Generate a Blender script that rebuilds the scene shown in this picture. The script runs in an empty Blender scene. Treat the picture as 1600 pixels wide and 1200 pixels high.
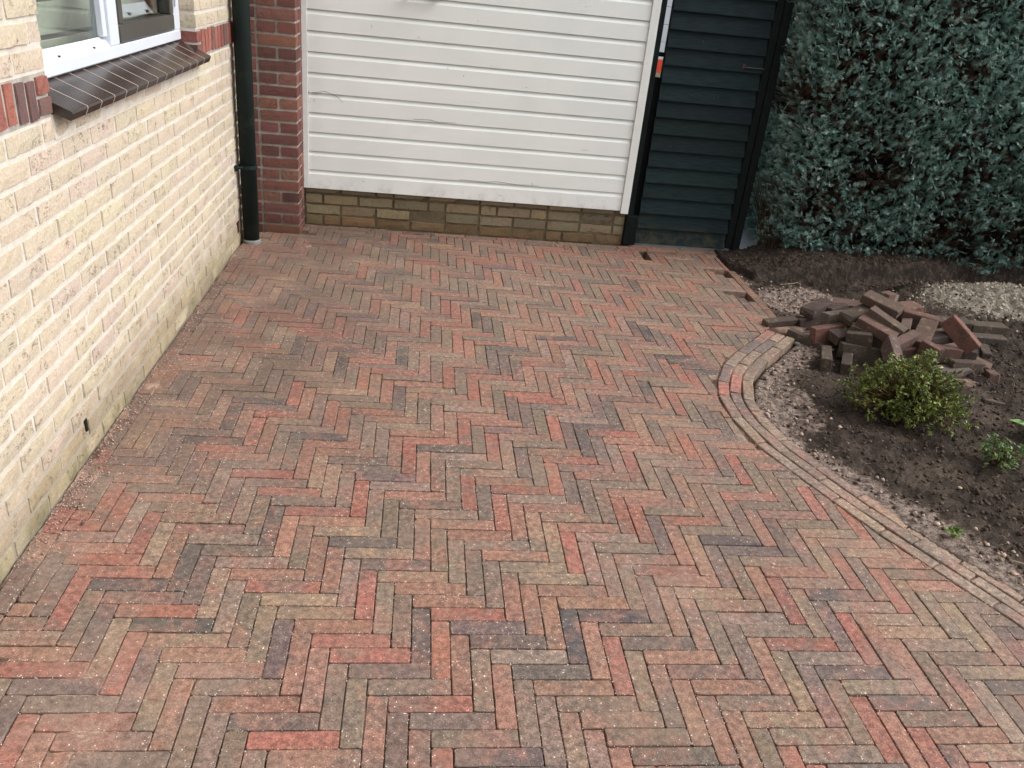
import bpy, math, random
import numpy as np
from mathutils import Vector, Matrix, Euler

rnd = random.Random(7)
rs = np.random.RandomState(11)
S = bpy.context.scene
COL = S.collection
PI = math.pi

# ------------------------------------------------------------------ camera
F_PX, YAW, PITCH, ROLL, CAM_H = 1291.4, 0.12755, 0.46116, 0.10615, 1.5542
fwd = np.array([math.sin(YAW) * math.cos(PITCH), math.cos(YAW) * math.cos(PITCH), -math.sin(PITCH)])
rgt = np.array([math.cos(YAW), -math.sin(YAW), 0.0])
upv = np.cross(rgt, fwd)
r2 = math.cos(ROLL) * rgt + math.sin(ROLL) * upv
u2 = -math.sin(ROLL) * rgt + math.cos(ROLL) * upv
cd = bpy.data.cameras.new('camera')
cam = bpy.data.objects.new('camera', cd)
COL.objects.link(cam)
cd.sensor_width = 36.0
cd.lens = F_PX / 1600.0 * 36.0
cd.clip_start = 0.05
cd.clip_end = 400.0
Mx = Matrix(((r2[0], u2[0], -fwd[0], 0), (r2[1], u2[1], -fwd[1], 0), (r2[2], u2[2], -fwd[2], CAM_H), (0, 0, 0, 1)))
cam.matrix_world = Mx
S.camera = cam


def project(p):
    """world points (n,3) -> pixels of a 1600 x 1200 picture and depth; used only to rank pieces by size in view"""
    q = (np.atleast_2d(p) - np.array([0, 0, CAM_H])) @ np.array([r2, u2, fwd]).T
    z = np.maximum(q[:, 2], 1e-3)
    return 800 + F_PX * q[:, 0] / z, 600 - F_PX * q[:, 1] / z, q[:, 2]


def view_rank(p, area):
    x, y, z = project(p)
    inside = (x > -25) & (x < 1625) & (y > -25) & (y < 1225) & (z > 0.1)
    return np.where(inside, area / np.maximum(z, 0.1) ** 2, -1.0)


# ------------------------------------------------------------------ light
SUN_EL, SUN_AZ = 45.0, 98.0          # azimuth clockwise from +Y
W = bpy.data.worlds.new('World')
S.world = W
W.use_nodes = True
nt = W.node_tree
nt.nodes.clear()
wo = nt.nodes.new('ShaderNodeOutputWorld')
bg = nt.nodes.new('ShaderNodeBackground')
sky = nt.nodes.new('ShaderNodeTexSky')
sky.sky_type = 'NISHITA'
sky.sun_disc = False
sky.sun_elevation = math.radians(SUN_EL)
sky.sun_rotation = math.radians(SUN_AZ)
sky.air_density = 1.0
sky.dust_density = 4.0
sky.ozone_density = 0.6
hs = nt.nodes.new('ShaderNodeHueSaturation')
hs.inputs['Saturation'].default_value = 0.16
nt.links.new(sky.outputs[0], hs.inputs['Color'])
nt.links.new(hs.outputs[0], bg.inputs[0])
bg.inputs[1].default_value = 0.15
nt.links.new(bg.outputs[0], wo.inputs[0])
sd = bpy.data.lights.new('sun', 'SUN')
sd.energy = 1.2
sd.angle = math.radians(50)
sd.color = (1.0, 0.985, 0.965)
sun = bpy.data.objects.new('sun', sd)
COL.objects.link(sun)
el, az = math.radians(SUN_EL), math.radians(SUN_AZ)
sdir = Vector((math.sin(az) * math.cos(el), math.cos(az) * math.cos(el), math.sin(el)))
sun.rotation_euler = sdir.to_track_quat('Z', 'Y').to_euler()
sun.location = (3, 3, 8)
S.view_settings.view_transform = 'Standard'
S.view_settings.look = 'None'
S.view_settings.exposure = 0.64
S.view_settings.gamma = 1.0
S.view_settings.use_curve_mapping = False
S.render.engine = 'CYCLES'
S.cycles.use_denoising = True
S.cycles.max_bounces = 6


# ------------------------------------------------------------------ node helpers
class NB:
    def __init__(self, name):
        self.m = bpy.data.materials.new(name)
        self.m.use_nodes = True
        self.t = self.m.node_tree
        self.t.nodes.clear()
        self.out = self.n('ShaderNodeOutputMaterial')
        self.b = self.n('ShaderNodeBsdfPrincipled')
        self.t.links.new(self.b.outputs[0], self.out.inputs[0])
        self._pos = None

    def n(self, k, **kw):
        x = self.t.nodes.new(k)
        for a, v in kw.items():
            setattr(x, a, v)
        return x

    def s(self, sock, v):
        if isinstance(v, bpy.types.NodeSocket):
            self.t.links.new(v, sock)
        elif v is not None:
            if hasattr(sock.default_value, '__len__') and not hasattr(v, '__len__'):
                v = (v, v, v, 1) if len(sock.default_value) == 4 else (v, v, v)
            if hasattr(v, '__len__') and len(v) == 3 and len(sock.default_value) == 4:
                v = (*v, 1)
            sock.default_value = v

    @property
    def pos(self):
        if self._pos is None:
            self._pos = self.n('ShaderNodeNewGeometry').outputs['Position']
        return self._pos

    def obj(self):
        return self.n('ShaderNodeTexCoord').outputs['Object']

    def scale(self, vec, sx, sy, sz):
        m = self.n('ShaderNodeMapping')
        self.s(m.inputs['Vector'], vec)
        m.inputs['Scale'].default_value = (sx, sy, sz)
        return m.outputs[0]

    def noise(self, scale, detail=3, rough=0.55, vec=None, dist=0.0, col=False):
        x = self.n('ShaderNodeTexNoise')
        self.s(x.inputs['Vector'], vec if vec is not None else self.pos)
        x.inputs['Scale'].default_value = scale
        x.inputs['Detail'].default_value = detail
        x.inputs['Roughness'].default_value = rough
        x.inputs['Distortion'].default_value = dist
        return x.outputs['Color' if col else 'Fac']

    def vor(self, scale, feature='F1', vec=None, out='Distance', rand=1.0):
        x = self.n('ShaderNodeTexVoronoi', feature=feature)
        self.s(x.inputs['Vector'], vec if vec is not None else self.pos)
        x.inputs['Scale'].default_value = scale
        x.inputs['Randomness'].default_value = rand
        return x.outputs[out]

    def ramp(self, f, a, b, lo=0.0, hi=1.0, smooth=True):
        x = self.n('ShaderNodeMapRange')
        x.interpolation_type = 'SMOOTHSTEP' if smooth else 'LINEAR'
        self.s(x.inputs[0], f)
        for i, v in ((1, a), (2, b), (3, lo), (4, hi)):
            x.inputs[i].default_value = v
        return x.outputs[0]

    def math(self, op, a, b=0.0, clamp=False):
        x = self.n('ShaderNodeMath', operation=op)
        x.use_clamp = clamp
        self.s(x.inputs[0], a)
        self.s(x.inputs[1], b)
        return x.outputs[0]

    def mix(self, f, a, b, blend='MIX'):
        x = self.n('ShaderNodeMix', data_type='RGBA', blend_type=blend)
        self.s(x.inputs[0], f)
        self.s(x.inputs[6], a)
        self.s(x.inputs[7], b)
        return x.outputs[2]

    def sep(self, v):
        x = self.n('ShaderNodeSeparateXYZ')
        self.s(x.inputs[0], v)
        return x.outputs

    def attr(self, name, out='Color'):
        return self.n('ShaderNodeAttribute', attribute_name=name).outputs[out]

    def objcol(self):
        return self.n('ShaderNodeObjectInfo').outputs['Color']

    def bump(self, h, strength=0.4, dist=0.002, prev=None):
        x = self.n('ShaderNodeBump')
        self.s(x.inputs['Height'], h)
        x.inputs['Strength'].default_value = strength
        x.inputs['Distance'].default_value = dist
        if prev is not None:
            self.s(x.inputs['Normal'], prev)
        return x.outputs[0]

    def done(self, col, rough=0.8, normal=None, spec=0.3, metal=0.0):
        self.s(self.b.inputs['Base Color'], col)
        self.s(self.b.inputs['Roughness'], rough)
        self.s(self.b.inputs['Specular IOR Level'], spec)
        self.b.inputs['Metallic'].default_value = metal
        if normal is not None:
            self.s(self.b.inputs['Normal'], normal)
        return self.m


def srgb(r, g, b, k=1.0):
    f = lambda c: ((c / 255 + 0.055) / 1.055) ** 2.4 if c > 10 else c / 255 / 12.92
    return (f(r) * k, f(g) * k, f(b) * k)


def soft(c, s_=0.7, k=1.0):
    m = 0.35 * c[0] + 0.5 * c[1] + 0.15 * c[2]
    return tuple((m + (v - m) * s_) * k for v in c)


# ------------------------------------------------------------------ materials
FILM = [(0.76, 1.80, 0.15), (0.66, 1.94, 0.10), (0.85, 2.53, 0.10), (-0.69, 1.36, 0.20), (-0.47, 1.47, 0.15), (-0.87, 2.27, 0.13), (-0.90, 3.30, 0.17),
        (-0.95, 4.62, 0.22), (-0.75, 4.80, 0.2), (-1.00, 2.25, 0.09), (1.20, 2.32, 0.05), (1.28, 1.49, 0.12), (-0.60, 3.87, 0.16), (-0.85, 3.95, 0.2),
        (-1.0, 2.9, 0.08), (-1.02, 3.7, 0.09), (-0.55, 2.35, 0.1), (-0.5, 4.5, 0.2), (-0.95, 1.9, 0.1)]


def film_nodes(N):
    acc = None
    for (bx, by, br) in FILM:
        d_ = N.n('ShaderNodeVectorMath', operation='DISTANCE')
        N.s(d_.inputs[0], N.pos)
        d_.inputs[1].default_value = (bx, by, 0)
        m_ = N.ramp(d_.outputs['Value'], br * 1.35, br * 0.15, 0, 1)
        acc = m_ if acc is None else N.math('MAXIMUM', acc, m_)
    return acc


def film_np(x, y):
    acc = np.zeros_like(x)
    for (bx, by, br) in FILM:
        d_ = np.hypot(x - bx, y - by)
        t_ = np.clip((br * 1.35 - d_) / (br * 1.2), 0, 1)
        acc = np.maximum(acc, t_ * t_ * (3 - 2 * t_))
    return acc


def paver_material(name, use_attr):
    N = NB(name)
    tint = N.attr('tint') if use_attr else N.objcol()
    rndf = N.noise(3.1, 1, 0.5)
    # two firing colours inside one brick
    f = N.ramp(N.noise(11, 4, 0.65, dist=0.6), 0.42, 0.60)
    second = N.mix(0.6, tint, N.mix(N.ramp(N.noise(4.1, 2), 0.45, 0.55), srgb(106, 94, 86), srgb(138, 100, 88)))
    c = N.mix(f, tint, second)
    flame = N.ramp(N.noise(13, 2, 0.5), 0.60, 0.72, 0, 0.35)
    c = N.mix(flame, c, srgb(146, 112, 92))
    # grain
    g = N.noise(260, 4, 0.7)
    c = N.mix(1.0, c, N.ramp(g, 0.28, 0.72, 0.55, 1.45), 'MULTIPLY')
    g2 = N.noise(60, 3, 0.6)
    c = N.mix(1.0, c, N.ramp(g2, 0.3, 0.7, 0.66, 1.28), 'MULTIPLY')
    # pits
    pit = N.ramp(N.vor(210), 0.05, 0.16, 0.55, 1.0)
    c = N.mix(N.ramp(N.noise(40, 2), 0.5, 0.6, 0, 1), c, N.mix(1.0, c, pit, 'MULTIPLY'))
    # dust of the sand that was brushed in
    big = N.noise(2.3, 4, 0.62)
    x, y, z = N.sep(N.pos)
    nearwall = N.ramp(x, -1.05, -0.55, 0.16, 0.0)
    far = N.ramp(y, 3.0, 4.9, 0.0, 0.14)
    d = N.math('ADD', N.ramp(big, 0.45, 0.75, 0.0, 0.45), N.math('ADD', nearwall, far))
    d = N.math('MULTIPLY', d, N.ramp(N.noise(34, 4, 0.7), 0.3, 0.62, 0.35, 1.0), clamp=True)
    c = N.mix(d, c, srgb(140, 118, 100))
    fm = N.math('MULTIPLY', film_nodes(N), N.ramp(N.noise(13, 5, 0.8), 0.40, 0.62, 0.0, 1.0))
    fm = N.math('MULTIPLY', fm, 0.42)
    filmc = N.mix(N.ramp(N.noise(180, 3, 0.7), 0.35, 0.65), srgb(122, 102, 92), srgb(170, 150, 138))
    c = N.mix(fm, c, filmc)
    # wet grey-brown stain
    c = N.mix(N.ramp(N.noise(1.7, 3, 0.6, dist=0.3), 0.60, 0.76, 0, 0.38), c, srgb(98, 84, 74))
    damp = N.math('MULTIPLY', N.math('MULTIPLY', N.ramp(x, 0.5, -0.7, 0, 1), N.ramp(y, 1.9, 3.3, 0.0, 1)), N.ramp(N.noise(2.6, 4, 0.65), 0.34, 0.62, 0.15, 1.0))
    c = N.mix(N.math('MULTIPLY', damp, 0.60), c, srgb(88, 72, 63))
    # lichen spots
    sp = N.math('MULTIPLY', N.ramp(N.vor(22), 0.10, 0.15, 1, 0), N.ramp(N.noise(2.9, 2), 0.60, 0.68, 0, 0.55))
    c = N.mix(sp, c, srgb(168, 152, 130))
    # white sand grains lying on top
    v = N.vor(105)
    gm = N.ramp(N.noise(5.5, 3, 0.7), 0.34, 0.60, 0.15, 1.0)
    w = N.math('MULTIPLY', N.math('LESS_THAN', v, N.ramp(N.noise(60, 2), 0.35, 0.65, 0.04, 0.22)), gm)
    w = N.math('MULTIPLY', w, N.ramp(N.noise(97, 1), 0.50, 0.56, 0, 1))
    c = N.mix(w, c, srgb(226, 212, 200))
    nn = N.bump(g, 0.45, 0.0012)
    nn = N.bump(g2, 0.5, 0.002, nn)
    nn = N.bump(w, 0.5, 0.001, nn)
    ro = N.ramp(N.noise(6, 3), 0.35, 0.7, 0.66, 0.9)
    return N.done(c, ro, nn, 0.35)


def wall_brick_material(name, crease=0.8, stone=(186, 168, 144), moss=True):
    N = NB(name)
    tint = N.objcol()
    m = N.noise(14, 3, 0.6)
    c = N.mix(N.ramp(m, 0.35, 0.7, 0, 0.55), tint, N.mix(0.5, tint, srgb(*stone)))
    c = N.mix(1.0, c, N.ramp(N.noise(120, 4, 0.65), 0.25, 0.75, 0.84, 1.12), 'MULTIPLY')
    # folds pressed into the clay, short dark curls
    vec = N.scale(N.pos, 30, 30, 62)
    e = N.n('ShaderNodeTexNoise')
    N.s(e.inputs['Vector'], vec)
    e.inputs['Scale'].default_value = 1.25
    e.inputs['Detail'].default_value = 4
    e.inputs['Roughness'].default_value = 0.62
    e.inputs['Distortion'].default_value = 1.3
    ridge = N.math('ABSOLUTE', N.math('SUBTRACT', e.outputs['Fac'], 0.5))
    fold = N.ramp(ridge, 0.004, 0.022, 1, 0)
    mask = N.ramp(N.noise(8.5, 2, 0.5), 0.50, 0.56, 0, 1)
    mask2 = N.ramp(N.noise(48, 2, 0.5), 0.50, 0.60, 0, 1)
    fold = N.math('MULTIPLY', fold, N.math('MULTIPLY', mask, mask2))
    c = N.mix(N.math('MULTIPLY', fold, crease), c, srgb(120, 92, 60))
    x, y, z = N.sep(N.pos)
    if moss:
        dirt = N.math('MULTIPLY', N.ramp(z, 0.0, 0.42, 1, 0), N.ramp(N.noise(7, 4, 0.7), 0.3, 0.7, 0.2, 1))
        c = N.mix(N.math('MULTIPLY', dirt, 0.8), c, srgb(132, 116, 94))
        ms = N.math('MULTIPLY', N.ramp(z, 0.01, 0.10, 1, 0), N.ramp(N.noise(3.1, 3, 0.6), 0.46, 0.60, 0, 0.9))
        ms = N.math('MULTIPLY', ms, N.ramp(N.noise(38, 3, 0.7), 0.3, 0.6, 0.3, 1))
        c = N.mix(N.math('MULTIPLY', ms, 0.75), c, srgb(108, 106, 76))
    h = N.math('SUBTRACT', N.noise(70, 4, 0.65), N.math('MULTIPLY', fold, 1.1))
    nn = N.bump(h, 0.75, 0.004)
    return N.done(c, 0.88, nn, 0.2)


def mortar_material(name, col, dark, lo=0.0):
    N = NB(name)
    c = N.mix(N.ramp(N.noise(18, 4, 0.65), 0.35, 0.7), srgb(*col), srgb(*dark))
    c = N.mix(1.0, c, N.ramp(N.noise(260, 3, 0.6), 0.25, 0.75, 0.86, 1.12), 'MULTIPLY')
    x, y, z = N.sep(N.pos)
    c = N.mix(N.ramp(z, 0.0, 0.35, lo, 0), c, srgb(118, 106, 84))
    return N.done(c, 0.95, N.bump(N.noise(150, 4, 0.7), 0.6, 0.002), 0.1)


def simple_material(name, col, rough=0.6, spec=0.4, var=0.12, nscale=30, bump=0.15, bd=0.001, metal=0.0, dirt=None):
    N = NB(name)
    c = N.mix(1.0, col, N.ramp(N.noise(nscale, 4, 0.6), 0.25, 0.75, 1 - var, 1 + var), 'MULTIPLY')
    if dirt:
        c = N.mix(N.ramp(N.noise(dirt[1], 4, 0.7), dirt[2], dirt[3], 0, dirt[4]), c, srgb(*dirt[0]))
    return N.done(c, rough, N.bump(N.noise(nscale * 4, 3, 0.6), bump, bd), spec, metal)


M_PAVE = paver_material('paver_clay', False)
M_PAVE_A = paver_material('paver_clay_joined', True)
M_WALL = wall_brick_material('cream_brick', stone=(190, 172, 146))
M_RED = wall_brick_material('red_brick', 0.35, (120, 74, 62), False)
M_PLINTH = wall_brick_material('plinth_brick', 0.7, (124, 108, 76), False)
M_MORT = mortar_material('pale_mortar', (206, 200, 191), (192, 184, 172), 0.75)
M_MORTG = mortar_material('grey_mortar', (172, 166, 158), (142, 136, 128), 0.6)
M_MORTD = mortar_material('dark_mortar', (98, 88, 70), (70, 62, 50), 0.3)


def door_material():
    N = NB('white_lacquered_board')
    ob = N.pos
    c = N.mix(N.ramp(N.noise(3, 3), 0.35, 0.7), srgb(231, 234, 232), srgb(225, 229, 227))
    chip = N.math('MULTIPLY', N.ramp(N.vor(11, vec=N.scale(ob, 1, 1, 1.6)), 0.035, 0.05, 1, 0), N.ramp(N.noise(4.3, 2), 0.56, 0.6, 0, 1))
    c = N.mix(chip, c, srgb(60, 52, 44))
    # hairline cracks that follow the board
    w = N.noise(1.3, 5, 0.75, vec=N.scale(ob, 1.1, 1, 7), dist=0.2)
    crack = N.math('MULTIPLY', N.ramp(N.math('ABSOLUTE', N.math('SUBTRACT', w, 0.5)), 0.0, 0.003, 1, 0), N.ramp(N.noise(2.6, 2), 0.60, 0.66, 0, 0.6))
    c = N.mix(crack, c, srgb(104, 96, 86))
    x, y, z = N.sep(ob)
    grime = N.math('MULTIPLY', N.ramp(z, 0.22, 0.34, 1, 0), N.ramp(N.noise(12, 4, 0.7), 0.45, 0.7, 0, 0.35))
    c = N.mix(grime, c, srgb(150, 142, 126))
    return N.done(c, 0.38, N.bump(N.noise(60, 2, 0.5, vec=N.scale(ob, 0.2, 1, 1)), 0.08, 0.001), 0.45)


def gate_material():
    N = NB('black_green_stained_board')
    v = N.scale(N.pos, 1.2, 1.2, 14)
    g = N.noise(9, 5, 0.65, vec=v)
    c = N.mix(N.ramp(g, 0.3, 0.7), srgb(14, 27, 30), srgb(29, 44, 47))
    c = N.mix(1.0, c, N.objcol(), 'MULTIPLY')
    x, y, z = N.sep(N.pos)
    scr = N.math('MULTIPLY', N.ramp(N.noise(20, 4, 0.75, vec=N.scale(N.pos, 2.2, 1, 9)), 0.68, 0.74, 0, 0.6), N.ramp(N.noise(5, 2), 0.5, 0.62, 0, 1))
    c = N.mix(scr, c, srgb(112, 120, 118))
    alg = N.math('MULTIPLY', N.ramp(z, 0.05, 0.18, 1, 0), N.ramp(N.noise(11, 4, 0.7), 0.42, 0.62, 0, 0.6))
    alg2 = N.math('MULTIPLY', N.ramp(z, 0.15, 0.45, 1, 0), N.math('MULTIPLY', N.ramp(x, 1.36, 1.6, 1, 0), N.ramp(N.noise(14, 4, 0.7), 0.5, 0.66, 0, 0.4)))
    c = N.mix(N.math('MAXIMUM', alg, alg2), c, srgb(70, 68, 48))
    return N.done(c, 0.7, N.bump(g, 0.5, 0.002), 0.18)


M_DOOR = door_material()
M_GATE = gate_material()
M_POST = simple_material('black_stained_post', srgb(14, 20, 21), 0.7, 0.15, 0.3, 20, 0.3, dirt=((90, 92, 86), 26, 0.68, 0.74, 0.35))
M_PIPE = simple_material('dark_green_pvc', srgb(18, 30, 29), 0.68, 0.25, 0.12, 12, 0.05, dirt=((70, 78, 70), 7, 0.55, 0.8, 0.3))
M_COLLAR = simple_material('grey_collar', srgb(120, 120, 118), 0.7, 0.3)
M_UPVC = simple_material('white_window_pvc', srgb(204, 210, 218), 0.3, 0.5, 0.03, 10, 0.02)
M_BRONZE = simple_material('dark_bronze_sash', srgb(58, 56, 50), 0.35, 0.5, 0.06, 10, 0.02)
M_BLACK = simple_material('black_plastic', srgb(18, 18, 18), 0.5)
M_STEEL = simple_material('weathered_steel', srgb(70, 64, 62), 0.45, 0.5, 0.3, 60, 0.2, 0.001, 0.6)
M_TILE = simple_material('brown_glazed_tile', srgb(50, 39, 36), 0.22, 0.6, 0.14, 16, 0.05)
M_GROUT = simple_material('light_grout', srgb(168, 156, 146), 0.9, 0.1)
M_ROOM = simple_material('room_plaster', srgb(190, 192, 184), 0.9, 0.1)
M_BLIND = simple_material('grey_green_slat', srgb(206, 212, 192), 0.6, 0.2, 0.08)
M_PAPER = simple_material('pale_note', srgb(196, 206, 188), 0.8, 0.1)
M_TRIM = simple_material('white_trim_paint', srgb(224, 227, 224), 0.4, 0.4, 0.04, 9, 0.05, dirt=((140, 132, 116), 18, 0.62, 0.8, 0.3))
M_SLAB = simple_material('blue_grey_slab', srgb(150, 158, 166), 0.8, 0.2, 0.1, 9, 0.3)
M_REDP = simple_material('orange_red_paint', srgb(216, 80, 56), 0.5, 0.4)
M_CREAM2 = simple_material('cream_render', srgb(200, 184, 156), 0.9, 0.1)

g = NB('window_glass')
g.b.inputs['Transmission Weight'].default_value = 1.0
g.b.inputs['IOR'].default_value = 1.45
M_GLASS = g.done((0.9, 0.95, 0.93), 0.02, None, 0.5)


def earth_material(name, loose=False):
    N = NB(name)
    a = N.noise(5, 5, 0.7)
    soil = N.mix(N.ramp(a, 0.3, 0.7), srgb(48, 41, 37), srgb(88, 77, 69))
    soil = N.mix(N.ramp(N.noise(2.2, 3, 0.6), 0.52, 0.68, 0, 0.45), soil, srgb(112, 99, 88))
    gr = N.noise(170, 5, 0.75)
    soil = N.mix(1.0, soil, N.ramp(gr, 0.28, 0.72, 0.55, 1.45), 'MULTIPLY')
    spk = N.math('MULTIPLY', N.ramp(N.vor(60), 0.08, 0.14, 1, 0), N.ramp(N.noise(40, 1), 0.6, 0.66, 0, 0.8))
    soil = N.mix(spk, soil, srgb(176, 160, 142))
    z = N.attr('zone')
    r, gg, b = N.sep(z)
    sand = N.mix(N.ramp(N.noise(34, 5, 0.8), 0.38, 0.62), srgb(92, 80, 74), srgb(168, 150, 138))
    sand = N.mix(1.0, sand, N.ramp(N.noise(210, 4, 0.75), 0.28, 0.72, 0.62, 1.35), 'MULTIPLY')
    heap = N.mix(N.ramp(N.noise(30, 4, 0.7), 0.35, 0.65), srgb(118, 110, 100), srgb(168, 159, 144))
    heap = N.mix(1.0, heap, N.ramp(N.noise(120, 4, 0.75), 0.28, 0.72, 0.70, 1.2), 'MULTIPLY')
    straw = N.mix(N.ramp(N.noise(30, 4, 0.75, vec=N.scale(N.pos, 1, 1, 0.5)), 0.48, 0.68), srgb(50, 44, 40), srgb(94, 82, 72))  # straw-brown soil, its colour darkened further to hold the shade under the hedge
    br = N.math('ADD', N.math('MULTIPLY', N.noise(26, 4, 0.75), 0.9), -0.45)
    c = N.mix(N.ramp(N.math('ADD', b, br), 0.4, 0.6), soil, straw)
    c = N.mix(N.ramp(N.math('ADD', r, br), 0.35, 0.65), c, sand)
    c = N.mix(N.ramp(N.math('ADD', gg, br), 0.4, 0.6), c, heap)
    nn = N.bump(N.noise(55, 5, 0.75), 1.0, 0.02)
    nn = N.bump(gr, 0.8, 0.004, nn)
    return N.done(c, 0.97, nn, 0.12)


M_EARTH = earth_material('garden_earth')


def grit_material():
    N = NB('joint_sand_grit')
    c = N.mix(N.ramp(N.noise(5, 4, 0.65), 0.40, 0.62), srgb(78, 62, 52), srgb(140, 116, 102))
    c = N.mix(film_nodes(N), c, srgb(160, 136, 120))
    c = N.mix(1.0, c, N.ramp(N.noise(220, 3, 0.7), 0.28, 0.72, 0.6, 1.4), 'MULTIPLY')
    return N.done(c, 0.95, N.bump(N.noise(200, 3, 0.7), 0.8, 0.002), 0.1)


M_GRIT = grit_material()


def tinted(name, rough=0.6, spec=0.3, trans=0.0, noise=60):
    N = NB(name)
    c = N.mix(1.0, N.attr('tint'), N.ramp(N.noise(noise, 3, 0.6), 0.25, 0.75, 0.75, 1.25), 'MULTIPLY')
    N.done(c, rough, None, spec)
    if trans:
        N.b.inputs['Transmission Weight'].default_value = 0
        tr = N.n('ShaderNodeBsdfTranslucent')
        N.s(tr.inputs[0], c)
        mx = N.n('ShaderNodeMixShader')
        mx.inputs[0].default_value = trans
        N.t.links.new(N.b.outputs[0], mx.inputs[1])
        N.t.links.new(tr.outputs[0], mx.inputs[2])
        N.t.links.new(mx.outputs[0], N.out.inputs[0])
    return N.m


M_LEAF = tinted('green_leaf', 0.42, 0.45, 0.22)
M_CONIF = tinted('blue_green_conifer', 0.6, 0.3, 0.12)
M_TWIG = tinted('brown_twig', 0.9, 0.1)
M_GRAIN = tinted('loose_grain', 0.9, 0.15)


def hidden_core():
    N = NB('inner_twig_mass')
    c = N.mix(N.ramp(N.noise(30, 5, 0.75), 0.4, 0.65), srgb(30, 26, 23), srgb(58, 48, 41))
    return N.done(c, 1.0, N.bump(N.noise(60, 4, 0.8), 1.0, 0.03), 0.0)


M_CORE = hidden_core()


def stockbrick_material():
    N = NB('old_dirty_paver')
    tint = N.objcol()
    ob = N.obj()
    c = N.mix(N.ramp(N.noise(12, 4, 0.65), 0.4, 0.66, 0, 0.55), tint, srgb(84, 74, 62))
    c = N.mix(1.0, c, N.ramp(N.noise(180, 4, 0.7), 0.28, 0.72, 0.72, 1.3), 'MULTIPLY')
    mossy = N.ramp(N.noise(16, 4, 0.7), 0.54, 0.66, 0, 0.5)
    c = N.mix(mossy, c, srgb(70, 64, 54))
    sandy = N.ramp(N.noise(22, 4, 0.75, dist=0.3), 0.55, 0.70, 0, 0.65)
    c = N.mix(sandy, c, srgb(150, 128, 108))
    nn = N.bump(N.noise(160, 4, 0.7), 0.5, 0.002)
    nn = N.bump(N.noise(35, 4, 0.7), 0.5, 0.004, nn)
    return N.done(c, 0.92, nn, 0.2)


M_OLD = stockbrick_material()


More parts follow.
